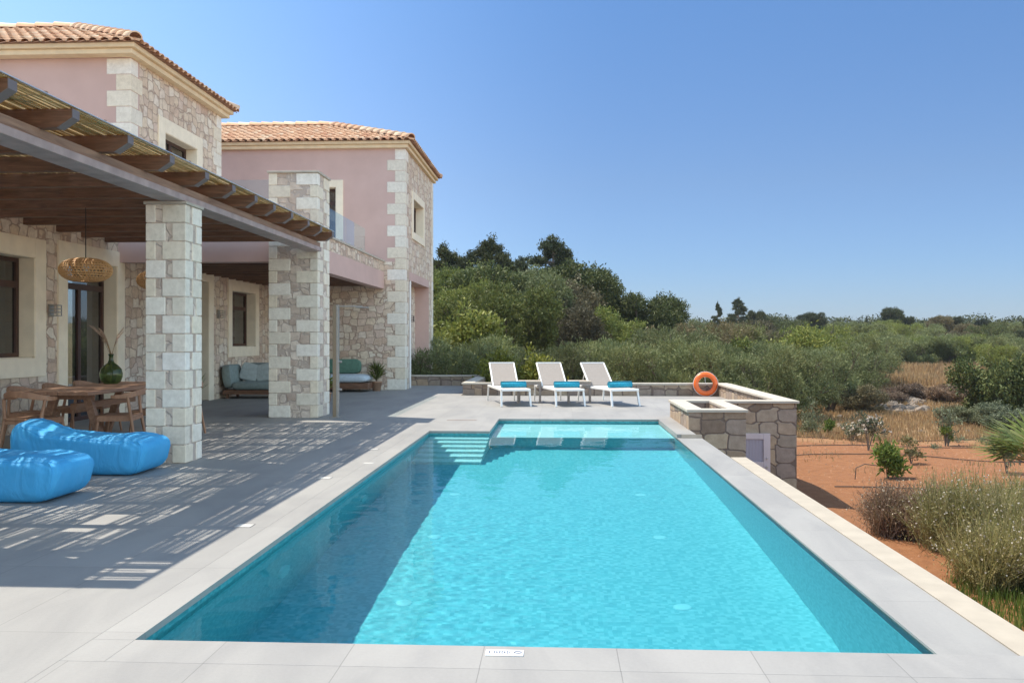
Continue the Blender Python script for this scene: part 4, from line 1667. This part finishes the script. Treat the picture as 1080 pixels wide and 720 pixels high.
def make_tree(name, lobes, mat, seed, ntw, nl, sig, L, W, label, cat, group, th=1.0, tr=.12, up=.3, surf=.45, multi=1, flat=1.0):
    rng = np.random.default_rng(seed)
    t_ = thing(name, (0, 0, 0), label, cat, group)
    c, d = crown_pts(lobes, ntw, nl, sig, rng, up, surf, flat)
    keep = c[:, 2] > .05
    c, d = c[keep], d[keep]
    V, Qd = leaf_arrays(c, d, L * rng.uniform(.6, 1.3, len(c)), W, rng)
    np_mesh('crown', V, Qd, mat, t_)
    trunk_mb(th, tr, lobes, rng, multi=multi).build('trunk', m_bark, t_, world=False)
    return t_


def lobes_round(seed, n, R0, z0, z1, r0, r1):
    rnd = random.Random(seed)
    out = []
    for i in range(n):
        a = 2 * PI * i / n + rnd.uniform(-.4, .4)
        q = R0 * rnd.uniform(.3, 1)
        z = rnd.uniform(z0, z1)
        r_ = rnd.uniform(r0, r1)
        out.append((q * math.cos(a), q * math.sin(a), z, r_, r_ * rnd.uniform(.7, 1.0)))
    return out


PR = {}


def proto(key, fn):
    PR[key] = [fn(i) for i in range(3)]


proto('olive', lambda i: make_tree('olive_tree', lobes_round(10 + i, 17, 1.35, .7, 2.55, .38, .66), l_olive, 20 + i, 1000, 20, .075, .13, .028, 'x', 'tree', None, .7, .10, .55, .35, 2))
proto('bush', lambda i: make_tree('bush', lobes_round(30 + i, 14, 1.1, .4, 1.65, .34, .56), [l_green, l_scrub, l_carob][i], 40 + i, 850, 24, .075, .10, .045, 'x', 'bush', None, .4, .05, .2, .3, 3))
proto('tree', lambda i: make_tree('broadleaf_tree', lobes_round(50 + i, 24, 2.0, 1.5, 4.9, .55, .98), [l_carob, l_green, l_scrub][i], 60 + i, 1900, 26, .11, .15, .065, 'x', 'tree', None, 1.8, .15, .2, .35))


def make_pine(i):
    rnd = random.Random(70 + i)
    lob = []
    H = 7.2
    br = []
    for k in range(56):
        z = 1.3 + (H - 1.5) * (k / 55) ** .95
        rr = (1.0 - (z / H) ** 1.5) * 2.5 + .30
        rr *= rnd.uniform(.55, 1.15)
        a = rnd.uniform(0, 2 * PI)
        for s_ in (.55, .85, 1.1):
            lob.append((rr * s_ * math.cos(a), rr * s_ * math.sin(a), z + .18 * s_ * rr * .4, .26 + .12 * (1 - z / H), .11))
        br.append((z, rr, a))
    lob.append((0, 0, H, .18, .35))
    t_ = thing('conifer_tree', (0, 0, 0), 'x', 'tree')
    rng = np.random.default_rng(80 + i)
    c, d = crown_pts(lob, 3000, 16, .09, rng, .5, .3)
    V, Qd = leaf_arrays(c, d, .16 * rng.uniform(.6, 1.3, len(c)), .05, rng)
    np_mesh('crown', V, Qd, l_dark, t_)
    mb = MB().tube([(0, 0, -.3), (.05, 0, 2.5), (-.04, .05, 5), (0, 0, H)], [.2, .14, .08, .02], 8)
    for z, rr, a in br:
        mb.tube([(0, 0, z - .1), (rr * .6 * math.cos(a), rr * .6 * math.sin(a), z + .02), (rr * math.cos(a), rr * math.sin(a), z + .15)], [.04, .025, .008], 5)
    mb.build('trunk', m_bark, t_, world=False)
    return t_


proto('pine', make_pine)


def make_cyp(i):
    lob = [(0, 0, .5 + .28 * k, .42 * (1 - (k / 20) ** 2) + .06, .35) for k in range(20)]
    return make_tree('cypress_tree', lob, l_dark, 90 + i, 700, 14, .06, .15, .05, 'x', 'tree', None, 5.5, .10, 1.0, .6)


PR['cyp'] = [make_cyp(0)]
PH = {'olive': 2.85, 'bush': 1.95, 'tree': 5.25, 'pine': 7.1, 'cyp': 6.2}
used = set()
rt_ = random.Random(99)


def plant(kind, var, u, zc, vtop, label, group=None, wide=1.0, mat=None):
    p = at(u, zc)
    z = float(tz(p.x, p.y))
    H = hz(vtop, zc) - z
    s_ = H / PH[kind]
    src = PR[kind][var % len(PR[kind])]
    o = copy_tree(src, (p.x, p.y, z - .05), rt_.uniform(0, 6.28), label, (s_ * wide, s_ * wide, s_))
    if group:
        o['group'] = group
    o['category'] = 'tree' if kind != 'bush' else 'bush'
    if mat:
        for ch in o.children:
            if ch.name.startswith('crown'):
                ch.data = ch.data.copy()
                ch.data.materials[0] = mat
    return o


T = plant
# tall cluster at the left behind the villa
T('pine', 0, 468, 50, 264, 'dark conifer rising just beyond the villa corner', None, 1.0)
T('pine', 1, 496, 54, 270, 'dark conifer in the tall cluster, second from the villa', None, .9)
T('pine', 2, 519, 52, 256, 'tallest dense conifer of the cluster left of centre', None, 1.0)
T('pine', 0, 535, 58, 275, 'dark conifer partly hidden behind the tall cluster', None, .9)
T('pine', 1, 583, 52, 255, 'layered conifer standing highest above the loungers', None, 1.15)
T('tree', 0, 612, 50, 282, 'dark rounded tree right of the layered conifer', None, 1.0)
T('tree', 0, 640, 56, 312, 'dark tree at the right end of the tall cluster', None, .6)
T('tree', 2, 566, 44, 292, 'pale olive coloured tree in the middle of the tall cluster', None, .75, l_olive)
T('tree', 1, 470, 44, 296, 'green tree filling the gap beside the villa corner', None, .8)
T('tree', 1, 498, 42, 305, 'green tree in front of the conifers near the villa', None, .8)
T('tree', 0, 482, 47, 284, 'dark green tree below the conifers near the villa', None, .8, l_green)
T('tree', 1, 535, 38, 303, 'round dark green tree with a bare trunk above the first lounger', None, .95, l_green)
T('tree', 0, 683, 50, 312, 'dark round tree standing alone right of the cluster', None, .95)
T('bush', 0, 470, 34, 330, 'bright green bush beside the villa corner', None, 1.0)
T('pine', 1, 551, 56, 276, 'dark conifer filling the middle of the tall cluster')
T('tree', 0, 508, 47, 284, 'dark green tree under the tallest conifer')
T('tree', 0, 552, 49, 288, 'green tree between tallest and layered conifers', None, 1.0, l_olive)
T('pine', 0, 480, 56, 272, 'dark conifer behind the first two beside the villa')
T('bush', 0, 500, 36, 352, 'green bush between villa corner and round tree', None, 1.2)
T('tree', 2, 600, 42, 325, 'dry green tree behind the middle lounger', None, .9)
T('tree', 1, 640, 44, 330, 'green tree behind the right lounger', None, .9)
T('tree', 2, 590, 47, 305, 'brownish green tree beneath the layered conifer', None, .9)
# olive row just beyond the wall
row = [(470, 29, 362), (490, 31, 358), (512, 30, 362), (530, 33, 362), (585, 31, 368), (603, 29, 366), (625, 31, 360), (648, 30, 364), (668, 33, 362), (690, 31, 368), (712, 30, 364), (735, 32, 362), (757, 30, 368), (778, 33, 362), (800, 31, 366), (822, 34, 362), (842, 33, 368)]
words = ['silvery olive bush beside the villa corner', 'silvery olive bush, second from the villa', 'silvery olive bush above the first lounger', 'silvery olive bush behind the yellow green shrub', 'silvery olive bush left of the middle lounger back', 'silvery olive bush behind the middle lounger', 'silvery olive bush above the second side table', 'silvery olive bush behind the right lounger', 'silvery olive bush right of the right lounger', 'silvery olive bush above the empty stretch of wall', 'silvery olive bush left of the life ring', 'silvery olive bush directly behind the life ring', 'silvery olive bush just right of the life ring', 'silvery olive bush over the right wall coping', 'silvery olive bush beyond the wall corner', 'silvery olive bush left of the large olive tree', 'silvery olive bush touching the large olive tree']
for k, (u, zc, v) in enumerate(row):
    T('olive', k, u, zc, v, words[k], 'olive bushes behind the deck wall', 1.0)
T('bush', 0, 553, 26, 374, 'yellow green shrub between the first two loungers', None, .8, l_yel)
T('olive', 0, 872, 36, 362, 'large dense olive tree beyond the stone wall corner', None, 1.05)
T('olive', 1, 898, 38, 372, 'large olive tree overhanging the dry grass', None, 1.05)
T('bush', 1, 905, 35, 405, 'dark scrubby bush at the foot of the large olive tree', None, 1.2)
T('bush', 2, 938, 60, 383, 'small dark bush at the edge of the golden field', None, 1.2)
T('bush', 2, 1062, 31, 366, 'large glossy dark green bush at the right edge', None, .82, l_carob)
# middle distance
mid = []
for k in range(46):
    u = 655 + (k * 37.7) % 440
    zc = [62, 72, 84, 98, 115][k % 5] + rt_.uniform(-4, 4)
    v = {62: 362, 72: 354, 84: 347, 98: 342, 115: 338}[[62, 72, 84, 98, 115][k % 5]] + rt_.uniform(-6, 3)
    if 925 < u < 1045 and zc < 68:
        continue
    kind = 'olive' if k % 3 else 'tree'
    T(kind, k, u, zc, v, 'rounded grey green tree in the olive grove beyond the field', 'trees of the distant olive grove', 1.25 if kind == 'olive' else 1.15, [l_olive, l_green, None, l_scrub, l_carob, l_olive][k % 6])
for k in range(30):
    u = 840 + (k * 53.3) % 230
    if 925 < u < 1040:
        zc, v = 62 + rt_.uniform(0, 5), 353 + rt_.uniform(-3, 5)
    else:
        zc, v = 55 + rt_.uniform(-5, 5), 358 + rt_.uniform(-4, 6)
    T('olive', k, u, zc, v, 'rounded grey green tree in the olive grove beyond the field', 'trees of the distant olive grove', 1.2, l_green if k % 4 == 0 else None)
for k in range(14):
    u = 655 + k * 15
    T('olive' if k % 3 else 'bush', k, u, 44 + rt_.uniform(-5, 6), 351 + rt_.uniform(-9, 8), 'rounded grey green tree in the olive grove beyond the field', 'trees of the distant olive grove', 1.1, [None, l_green, l_olive, l_scrub][k % 4])
# skyline conifers
sk = [(711, 90, 330, 'pine', .7, 'small dark tree on the skyline left of the pair of conifers'), (757, 110, 320, 'pine', .55, 'narrow dark conifer on the skyline, left of the pair'), (779, 110, 316, 'pine', 1.1, 'layered dark conifer on the skyline, right of the pair'),
      (797, 112, 328, 'tree', .7, 'low dark tree leaning from the skyline pair'), (856, 115, 330, 'tree', 1.1, 'dark spreading tree on the skyline beyond the life ring wall'), (914, 118, 334, 'pine', .4, 'thin dark conifer on the skyline left of the square crowned tree'),
      (940, 115, 325, 'tree', .75, 'dark square crowned tree on the skyline'), (957, 115, 334, 'tree', .7, 'dark low tree next to the square crowned one on the skyline'), (970, 118, 339, 'tree', .5, 'small pointed dark tree on the skyline'), (984, 125, 342, 'cyp', .8, 'shorter of two thin cypresses on the skyline'),
      (988, 125, 338, 'cyp', .8, 'taller of two thin cypresses on the skyline'), (1004, 112, 335, 'tree', .95, 'broad dark tree right of the thin cypresses'), (1015, 118, 340, 'cyp', 1.4, 'slim cypress against the broad dark tree'), (1036, 115, 337, 'tree', .8, 'round dark tree on the skyline near the right edge'),
      (1068, 90, 349, 'tree', .9, 'dark tree low on the skyline at the right edge'), (1084, 85, 337, 'pine', 1.0, 'tall dark tree cut by the right photo edge')]
for (u, zc, v, kd, wd, lb) in sk:
    T(kd, rt_.randrange(3), u, zc, v, lb, None, wd, l_dark if kd == 'tree' else None)
# extra trees out of frame left and right so that side views stay wooded
for (u, zc, v) in [(430, 55, 290), (405, 60, 300), (1130, 60, 352), (1170, 80, 345), (1110, 45, 365)]:
    T('tree', 1, u, zc, v, 'rounded grey green tree in the olive grove beyond the field', 'trees of the distant olive grove')
# low far woodland that reads as one mass
rng = np.random.default_rng(5)
cs = []
for k in range(420):
    zc = rng.uniform(120, 230)
    u = rng.uniform(380, 1250)
    p = at(u, zc)
    z = float(tz(p.x, p.y))
    r_ = rng.uniform(2.0, 3.4)
    c = np.array([p.x, p.y, z + r_ * .5]) + unit(rng, 420) * r_ * np.array([1, 1, .65]) * rng.uniform(.5, 1.0, (420, 1))
    cs.append(c)
cs = np.concatenate(cs)
d = unit(rng, len(cs)) + np.array([0, 0, .4])
d /= np.linalg.norm(d, axis=1, keepdims=True)
V, Qd = leaf_arrays(cs, d, .36, .20, rng)
tag(np_mesh('distant_woodland', V, Qd, l_dark), 'mass of low woodland along the horizon', 'woodland', None, 'stuff')
# brown scrub in front of the field
for k, (u, zc, v, mt) in enumerate([(955, 42, 404, l_brown), (975, 44, 405, l_brown), (1000, 41, 404, l_brown), (1020, 43, 404, l_brown), (940, 40, 410, l_brown), (1045, 36, 415, l_scrub), (1030, 30, 428, l_grey), (1008, 33, 424, l_scrub), (925, 36, 425, l_scrub), (1070, 28, 425, l_grey)]):
    T('bush', k, u, zc, v, ['low brown dry bush at the left of the scrub band', 'low brown dry bush, second in the scrub band', 'low brown dry bush in the middle of the scrub band', 'low brown dry bush right of the middle of the scrub band', 'low brown dry bush touching the pale rocks', 'low dull green bush beside the glossy bush', 'low grey leaved bush before the glossy bush', 'low dull bush behind the silver sapling', 'low dull bush at the foot of the olives', 'low grey leaved bush at the right edge'][k], 'low bushes of the scrub band', 1.7, mt)
# remove prototypes
for lst in PR.values():
    for t_ in lst:
        for ch in list(t_.children):
            bpy.data.objects.remove(ch)
        bpy.data.objects.remove(t_)

# pale rocks
rng = np.random.default_rng(12)
rk = MB()
for k in range(60):
    u = rng.uniform(925, 975) if k < 40 else rng.uniform(880, 1080)
    zc = rng.uniform(36, 41) if k < 40 else rng.uniform(24, 40)
    p = at(u, zc)
    z = float(tz(p.x, p.y))
    s_ = rng.uniform(.12, .34) if k < 40 else rng.uniform(.05, .14)
    vs = []
    for i in range(5):
        for j in range(7):
            t2 = -PI / 2 + PI * i / 4
            a = 2 * PI * j / 7
            q = s_ * rng.uniform(.75, 1.15)
            vs.append((p.x + q * math.cos(t2) * math.cos(a), p.y + q * math.cos(t2) * math.sin(a), z + .3 * s_ + q * .7 * math.sin(t2)))
    rk.add(vs, [(i * 7 + j, i * 7 + (j + 1) % 7, (i + 1) * 7 + (j + 1) % 7, (i + 1) * 7 + j) for i in range(4) for j in range(7)])
tag(rk.build('rubble', m_rock), 'scatter of pale rocks in the dry scrub beyond the garden', 'rocks', None, 'stuff')
# pebbles on the red soil
pb = []
n = 5200
px = rng.uniform(2.5, 22, n)
py = 6 + 26 * rng.random(n) ** .8
ps = rng.uniform(.006, .022, n) * (1 + py / 20)
pzz = tz(px, py)
T4 = np.array([[1, 0, -.3], [-.5, .87, -.3], [-.5, -.87, -.3], [0, 0, .8]])
V = (np.stack([px, py, pzz + .006], 1)[:, None, :] + T4[None] * ps[:, None, None] * rng.uniform(.6, 1.4, (n, 4, 1))).reshape(-1, 3)
q = np.arange(n * 4).reshape(-1, 4)
Tr = np.concatenate([q[:, [0, 1, 3]], q[:, [1, 2, 3]], q[:, [2, 0, 3]]])
tag(np_mesh('gravel', V, Tr, plain('soil_pebbles', (.24, .12, .065), .95, nscale=2, amt=.4)), 'small stones and clods scattered on the red soil', 'gravel', None, 'stuff')


# grass
def grass(name, xs_, ys_, hs, mat, rng, label, wd=.006, lean=.35):
    n = len(xs_)
    z = tz(xs_, ys_)
    b = np.stack([xs_, ys_, z - .01], 1)
    a = rng.uniform(0, 2 * PI, n)
    ln = np.stack([np.cos(a), np.sin(a), np.zeros(n)], 1)
    l2 = rng.uniform(.1, 1, n)[:, None] * lean * hs[:, None]
    m_ = b + ln * l2 * .35 + np.array([0, 0, 1]) * hs[:, None] * .55
    t2 = b + ln * l2 + np.array([0, 0, 1]) * hs[:, None] * rng.uniform(.85, 1, n)[:, None]
    a2 = rng.uniform(0, 2 * PI, n)
    s_ = np.stack([np.cos(a2), np.sin(a2), np.zeros(n)], 1) * (wd * (1 + ys_ / 14))[:, None]
    V = np.stack([b - s_, b + s_, m_ + s_ * .7, m_ - s_ * .7, t2], 1).reshape(-1, 3)
    q = np.arange(n)[:, None] * 5
    Tr = np.concatenate([q + np.array([0, 1, 2]), q + np.array([0, 2, 3]), q + np.array([3, 2, 4])])
    return tag(np_mesh(name, V, Tr, mat), label, 'grass', None, 'stuff')


n = 42000
yy = 26.5 + 24 * rng.random(n) ** 1.0
uu = rng.uniform(840, 1110, n)
pts = np.array([at(a, b)[:2] for a, b in zip(uu, yy)])
grass('dry_grass', pts[:, 0], pts[:, 1], rng.uniform(.08, .28, n), l_dry, rng, 'golden dry grass beyond the red soil', .004)
n = 16000
yy = rng.uniform(50, 66, n)
uu = rng.uniform(900, 1100, n)
pts = np.array([at(a, b)[:2] for a, b in zip(uu, yy)])
grass('dry_grass', pts[:, 0], pts[:, 1], rng.uniform(.3, .7, n), l_dry, rng, 'tall golden field of dry grass before the olive grove', .006)
n = 2600
xx = rng.uniform(4.3, 14, n)
yy = rng.uniform(20, 27, n)
ok = (np.sin(xx * 1.7 + yy) + np.sin(yy * 2.3 - xx)) > .6
grass('sparse_weeds', xx[ok], yy[ok], rng.uniform(.05, .16, ok.sum()), l_dry, rng, 'sparse weeds on the red soil', .004)

# gaura-like flowering bushes
def gaura(name, cx_, cy_, rx, ry, H, n, mat, seed, label, fl=.25, low=0.0):
    rng = np.random.default_rng(seed)
    t_ = thing(name, (cx_, cy_, float(tz(cx_, cy_))), label, 'flowering bush')
    a = rng.uniform(0, 2 * PI, n)
    r_ = np.sqrt(rng.random(n))
    # several clumps
    K = 7
    kc = np.stack([rng.uniform(-.6, .6, K) * rx, rng.uniform(-.6, .6, K) * ry], 1)
    ki = rng.integers(0, K, n)
    b = np.stack([kc[ki, 0] + .10 * rng.normal(size=n), kc[ki, 1] + .10 * rng.normal(size=n), np.zeros(n)], 1)
    out = np.stack([np.cos(a) * r_ * rx * .62, np.sin(a) * r_ * ry * .62, np.zeros(n)], 1)
    h = H * (1 - .45 * r_ ** 2) * rng.uniform(.55, 1.05, n)
    V = []
    P0 = b
    P1 = b + out * .30 + np.stack([0 * h, 0 * h, h * .45], 1)
    P2 = b + out * .72 + np.stack([0 * h, 0 * h, h * .80], 1)
    P3 = b + out * 1.05 + np.stack([0 * h, 0 * h, h], 1) + rng.normal(size=(n, 3)) * .02
    a2 = rng.uniform(0, 2 * PI, n)
    s_ = np.stack([np.cos(a2), np.sin(a2), 0 * a2], 1) * .0042
    V = np.stack([P0 - s_, P0 + s_, P1 + s_, P1 - s_, P2 + s_ * .8, P2 - s_ * .8, P3 + s_ * .4, P3 - s_ * .4], 1).reshape(-1, 3)
    q = np.arange(n)[:, None] * 8
    Qd = np.concatenate([q + np.array([0, 1, 2, 3]), q + np.array([3, 2, 4, 5]), q + np.array([5, 4, 6, 7])])
    # leaves on stems
    m_ = n * 5
    ii = rng.integers(0, n, m_)
    tt = rng.random(m_)[:, None]
    c = np.where(tt < .5, P1[ii] + (P2[ii] - P1[ii]) * tt * 2, P2[ii] + (P3[ii] - P2[ii]) * (tt - .5) * 2)
    c = c - np.array([0, 0, 1]) * (rng.random(m_)[:, None] < .4) * c[:, 2:3] * rng.random(m_)[:, None] * .7 + rng.normal(size=(m_, 3)) * .015
    V2, Q2 = leaf_arrays(c, unit(rng, m_) * .8 + np.array([0, 0, .5]), .045 * rng.uniform(.6, 1.3, m_), .011, rng)
    V = np.concatenate([V, V2])
    Qd = np.concatenate([Qd, Q2 + n * 8])
    np_mesh('stems', V, Qd, mat, t_)
    nf = int(n * fl)
    ii = rng.integers(0, n, nf)
    c = P3[ii] - (P3[ii] - P2[ii]) * rng.random((nf, 1)) * .9 + rng.normal(size=(nf, 3)) * .012
    V3, Q3 = leaf_arrays(np.repeat(c, 3, 0) + rng.normal(size=(nf * 3, 3)) * .005, unit(rng, nf * 3), .022, .017, rng)
    np_mesh('flowers', V3, Q3, l_flower, t_)
    return t_


gaura('flowering_bush', 5.15, 12.9, .75, .62, .84, 2800, l_gaurap, 1, 'mauve brown flowering bush nearest the stone wall', .14)
gaura('flowering_bush', 5.62, 11.8, .80, .80, 1.18, 3600, l_gaurag, 2, 'green bush with tiny white flowers right of the mauve one', .2)
gaura('flowering_bush', 5.12, 10.45, .66, .66, .86, 3000, l_gaurag, 3, 'green white flowered bush closest to the pool edge', .2)
gaura('flowering_bush', 6.75, 12.05, .90, .95, 1.15, 3200, l_gaurag, 4, 'green white flowered bush at the right photo edge', .2)
n = 5200
xx = rng.uniform(3.6, 6.0, n)
yy = rng.uniform(8.3, 10.9, n)
ok = ((xx - 5.0) ** 2 / 1.0 + (yy - 9.75) ** 2 / 1.2 + .3 * np.sin(xx * 9 + yy * 7) < .9)
grass('green_grass', xx[ok], yy[ok], rng.uniform(.05, .22, ok.sum()), l_bright, rng, 'short green grass at the foot of the flowering bushes', .0035)


# garden plants on the red soil
def small_plant(name, u, v, H, Wd, mat, seed, label, cat='plant', L=.09, W=.035, nt=60, nl=10, flowers=0, up=.5, stem=True):
    zc = 2.89 * F / (v - 358)
    p = at(u, zc)
    z = float(tz(p.x, p.y))
    rng = np.random.default_rng(seed)
    t_ = thing(name, (p.x, p.y, z), label, cat)
    lob = [(rng.uniform(-.3, .3) * Wd, rng.uniform(-.3, .3) * Wd, H * rng.uniform(.35, .85), Wd * .32, H * .2) for _ in range(5)]
    c, d = crown_pts(lob, nt, nl, L * .5, rng, up, .2)
    c[:, 2] = np.maximum(c[:, 2], .03)
    V, Qd = leaf_arrays(c, d, L * rng.uniform(.6, 1.3, len(c)), W, rng)
    np_mesh('foliage', V, Qd, mat, t_)
    mb = MB()
    for l in lob:
        mb.tube([(0, 0, -.03), (l[0] * .4, l[1] * .4, l[2] * .5), (l[0], l[1], l[2])], [.014, .010, .004], 5)
    mb.build('stem', m_bark, t_, world=False)
    if flowers:
        k = rng.integers(0, len(c), flowers)
        cf = c[k] + d[k] * L * .6
        cf = np.repeat(cf, 6, 0) + rng.normal(size=(flowers * 6, 3)) * .02
        V, Qd = leaf_arrays(cf, unit(rng, len(cf)), .06, .045, rng)
        np_mesh('flowers', V, Qd, l_flower, t_)
    return t_


SP = small_plant
SP('oleander', 916, 476, 1.02, .75, l_grey, 201, 'white flowering young oleander on the red soil', 'shrub', .10, .035, 60, 9, 46)
SP('young_shrub', 899, 460, .55, .95, l_grey, 202, 'low pale shrub with white flowers behind the oleander', 'shrub', .10, .035, 60, 9, 24)
SP('young_shrub', 936, 503, .72, .52, l_bright, 203, 'bushy bright green shrub with long leaves beside the mauve bush', 'shrub', .17, .042, 90, 10)
SP('young_shrub', 961, 487, .62, .62, l_gaurag, 204, 'loose light green sapling right of the bright green shrub', 'sapling', .08, .045, 45, 8)
SP('young_shrub', 874, 456, .48, .28, l_bright, 205, 'small upright green sapling beyond the wall corner', 'sapling', .09, .04, 40, 9)
SP('young_shrub', 850, 458, .42, .70, l_grey, 206, 'low grey green clump right beside the wall corner', 'plant', .14, .03, 50, 9)
SP('silver_sapling', 997, 466, 1.20, .80, l_grey, 207, 'silver leaved young tree on the red soil near the scrub', 'sapling', .11, .03, 60, 10)
SP('young_shrub', 1000, 466, .55, .35, l_bright, 208, 'small green plant below the silver sapling', 'plant', .10, .04, 40, 9)
SP('young_shrub', 1062, 502, .80, .75, l_grey, 209, 'open grey green sapling behind the flowering bushes', 'sapling', .08, .045, 55, 9)
SP('young_shrub', 1063, 480, .75, .5, l_bright, 210, 'thin green sapling under the palm leaves', 'sapling', .09, .035, 45, 8)
SP('silver_sapling', 853, 452, 1.05, .85, l_grey, 211, 'silver leaved young tree against the large olive', 'sapling', .11, .03, 50, 9)
for k, (u, v) in enumerate([(1010, 462), (1035, 464), (985, 470), (925, 458)]):
    SP('garden_weed', u, v, .14, .5, l_grey, 220 + k, 'small grey weed tuft on the red soil', 'weed', .07, .02, 24, 7)['group'] = 'weed tufts on the red soil'

# fan palm at the right edge
p = at(1104, 13.2)
pz = float(tz(p.x, p.y))
fp = thing('fan_palm', (p.x, p.y, pz), 'fan palm leaves reaching in from the right edge', 'palm')
rnd = random.Random(8)
fr = MB()
stp = MB()
for k in range(13):
    a = PI + rnd.uniform(-1.0, 1.0) if k < 6 else rnd.uniform(0, 2 * PI)
    el = rnd.uniform(.25, .9) if k > 1 else .62
    c0 = Vector((0, 0, .95))
    d = Vector((math.cos(a) * math.cos(el), math.sin(a) * math.cos(el), math.sin(el)))
    hub = c0 + d * .45
    stp.tube([c0, hub], [.014, .009], 6)
    side = d.cross(Vector((0, 0, 1))).normalized()
    for q in range(13):
        b_ = (q / 12 - .5) * 2.5
        dd = (d * math.cos(b_) + side * math.sin(b_)).normalized()
        L = .78 * (1 - .2 * abs(b_) / 1.25)
        w_ = dd.cross(d.cross(side)).normalized() * .03
        mid_ = hub + dd * L * .55
        tip = hub + dd * L + Vector((0, 0, -.10))
        fr.add([hub, mid_ + w_, tip, mid_ - w_], [(0, 1, 2, 3)])
fr.build('fronds', l_palm, fp, world=False)
stp.tube([(0, 0, -.1), (.02, 0, .5), (0, 0, .98)], [.12, .10, .07], 10)
stp.build('trunk', m_bark, fp, world=False)

# potted plants on the veranda
def potted(p, H, label, seed, pr=.14, ph=.24, L=.28, W=.02, mat=l_green, n=110, spread=.30):
    t_ = thing('potted_plant', p, label, 'potted plant')
    MB().lathe([(0, .0), (pr * .72, 0), (pr, ph), (pr * 1.06, ph), (pr * 1.06, ph + .02), (pr * .9, ph + .02), (pr * .88, ph - .03), (0, ph - .03)], (0, 0, 0), 20).build('pot', m_terra, t_, world=False)
    rng = np.random.default_rng(seed)
    a = rng.uniform(0, 2 * PI, n)
    e = rng.uniform(.3, 1.45, n)
    d = np.stack([np.cos(a) * np.cos(e), np.sin(a) * np.cos(e), np.sin(e)], 1)
    c = np.array([0, 0, ph + .02]) + np.stack([0 * a, 0 * a, rng.random(n) * (H - ph) * .55], 1) + d * L * .5
    c[:, 0] *= spread / .3
    V, Qd = leaf_arrays(c, d, L * rng.uniform(.7, 1.2, n), W, rng)
    np_mesh('leaves', V, Qd, mat, t_)
    MB().tube([(0, 0, ph - .04), (0, 0, ph + (H - ph) * .5)], .02, 6).build('stem', m_bark, t_, world=False)
    return t_


potted((-4.95, 24.1, 0), .80, 'potted plant with spiky leaves against the back veranda wall', 301, n=170, L=.36, W=.026)
potted((-4.62, 17.3, 0), .75, 'green potted plant behind the shower post', 302, .16, .34, .30, .05, l_green, 120)
potted((-7.55, 18.2, 0), .62, 'thin leaved potted plant behind the pergola pillar', 303, .13, .22, .40, .012, l_green, 60)

# drip hoses on the soil
for k, (x0, x1, y, lb) in enumerate([(4.4, 17, 27.2, 'black irrigation hose, farthest across the red soil'), (4.4, 16, 25.0, 'black irrigation hose, second across the red soil'), (4.5, 15, 22.6, 'black irrigation hose crossing behind the oleander'), (5.4, 13, 17.6, 'black irrigation hose nearest the flowering bushes')]):
    pts = []
    for x in np.arange(x0, x1, .3):
        yv = y + .18 * math.sin(x * .8 + k) + .07 * math.sin(x * 2.3)
        pts.append((x, yv, float(tz(x, yv)) + .025))
    tag(MB().tube(pts, .012, 6).build('irrigation_hose', m_hose), lb, 'hose', 'irrigation hoses on the soil')
p0 = at(925, 18.6)
pts = [(p0.x - .45, p0.y, float(tz(p0.x, p0.y)) + .01), (p0.x - .43, p0.y, float(tz(p0.x, p0.y)) + .25), (p0.x - .25, p0.y, float(tz(p0.x, p0.y)) + .33), (p0.x, p0.y, float(tz(p0.x, p0.y)) + .30)]
tag(MB().tube(pts, .01, 6).build('irrigation_hose', m_hose), 'arched black hose beside the bright green shrub', 'hose')

hzm = NT('haze_air')
hzm.t.links.remove(hzm.out.inputs[0].links[0])
hzm.t.nodes.remove(hzm.b)
pv = hzm.n('VolumePrincipled', {'Color': (.80, .88, 1.0), 'Density': HAZE, 'Anisotropy': .2})
hzm.t.links.new(pv.outputs[0], hzm.out.inputs['Volume'])
hb = MB().box((-560, -80, -22), (560, 520, 16)).build('haze', hzm.m)
tag(hb, 'thin summer haze over the countryside', 'haze', None, 'stuff')
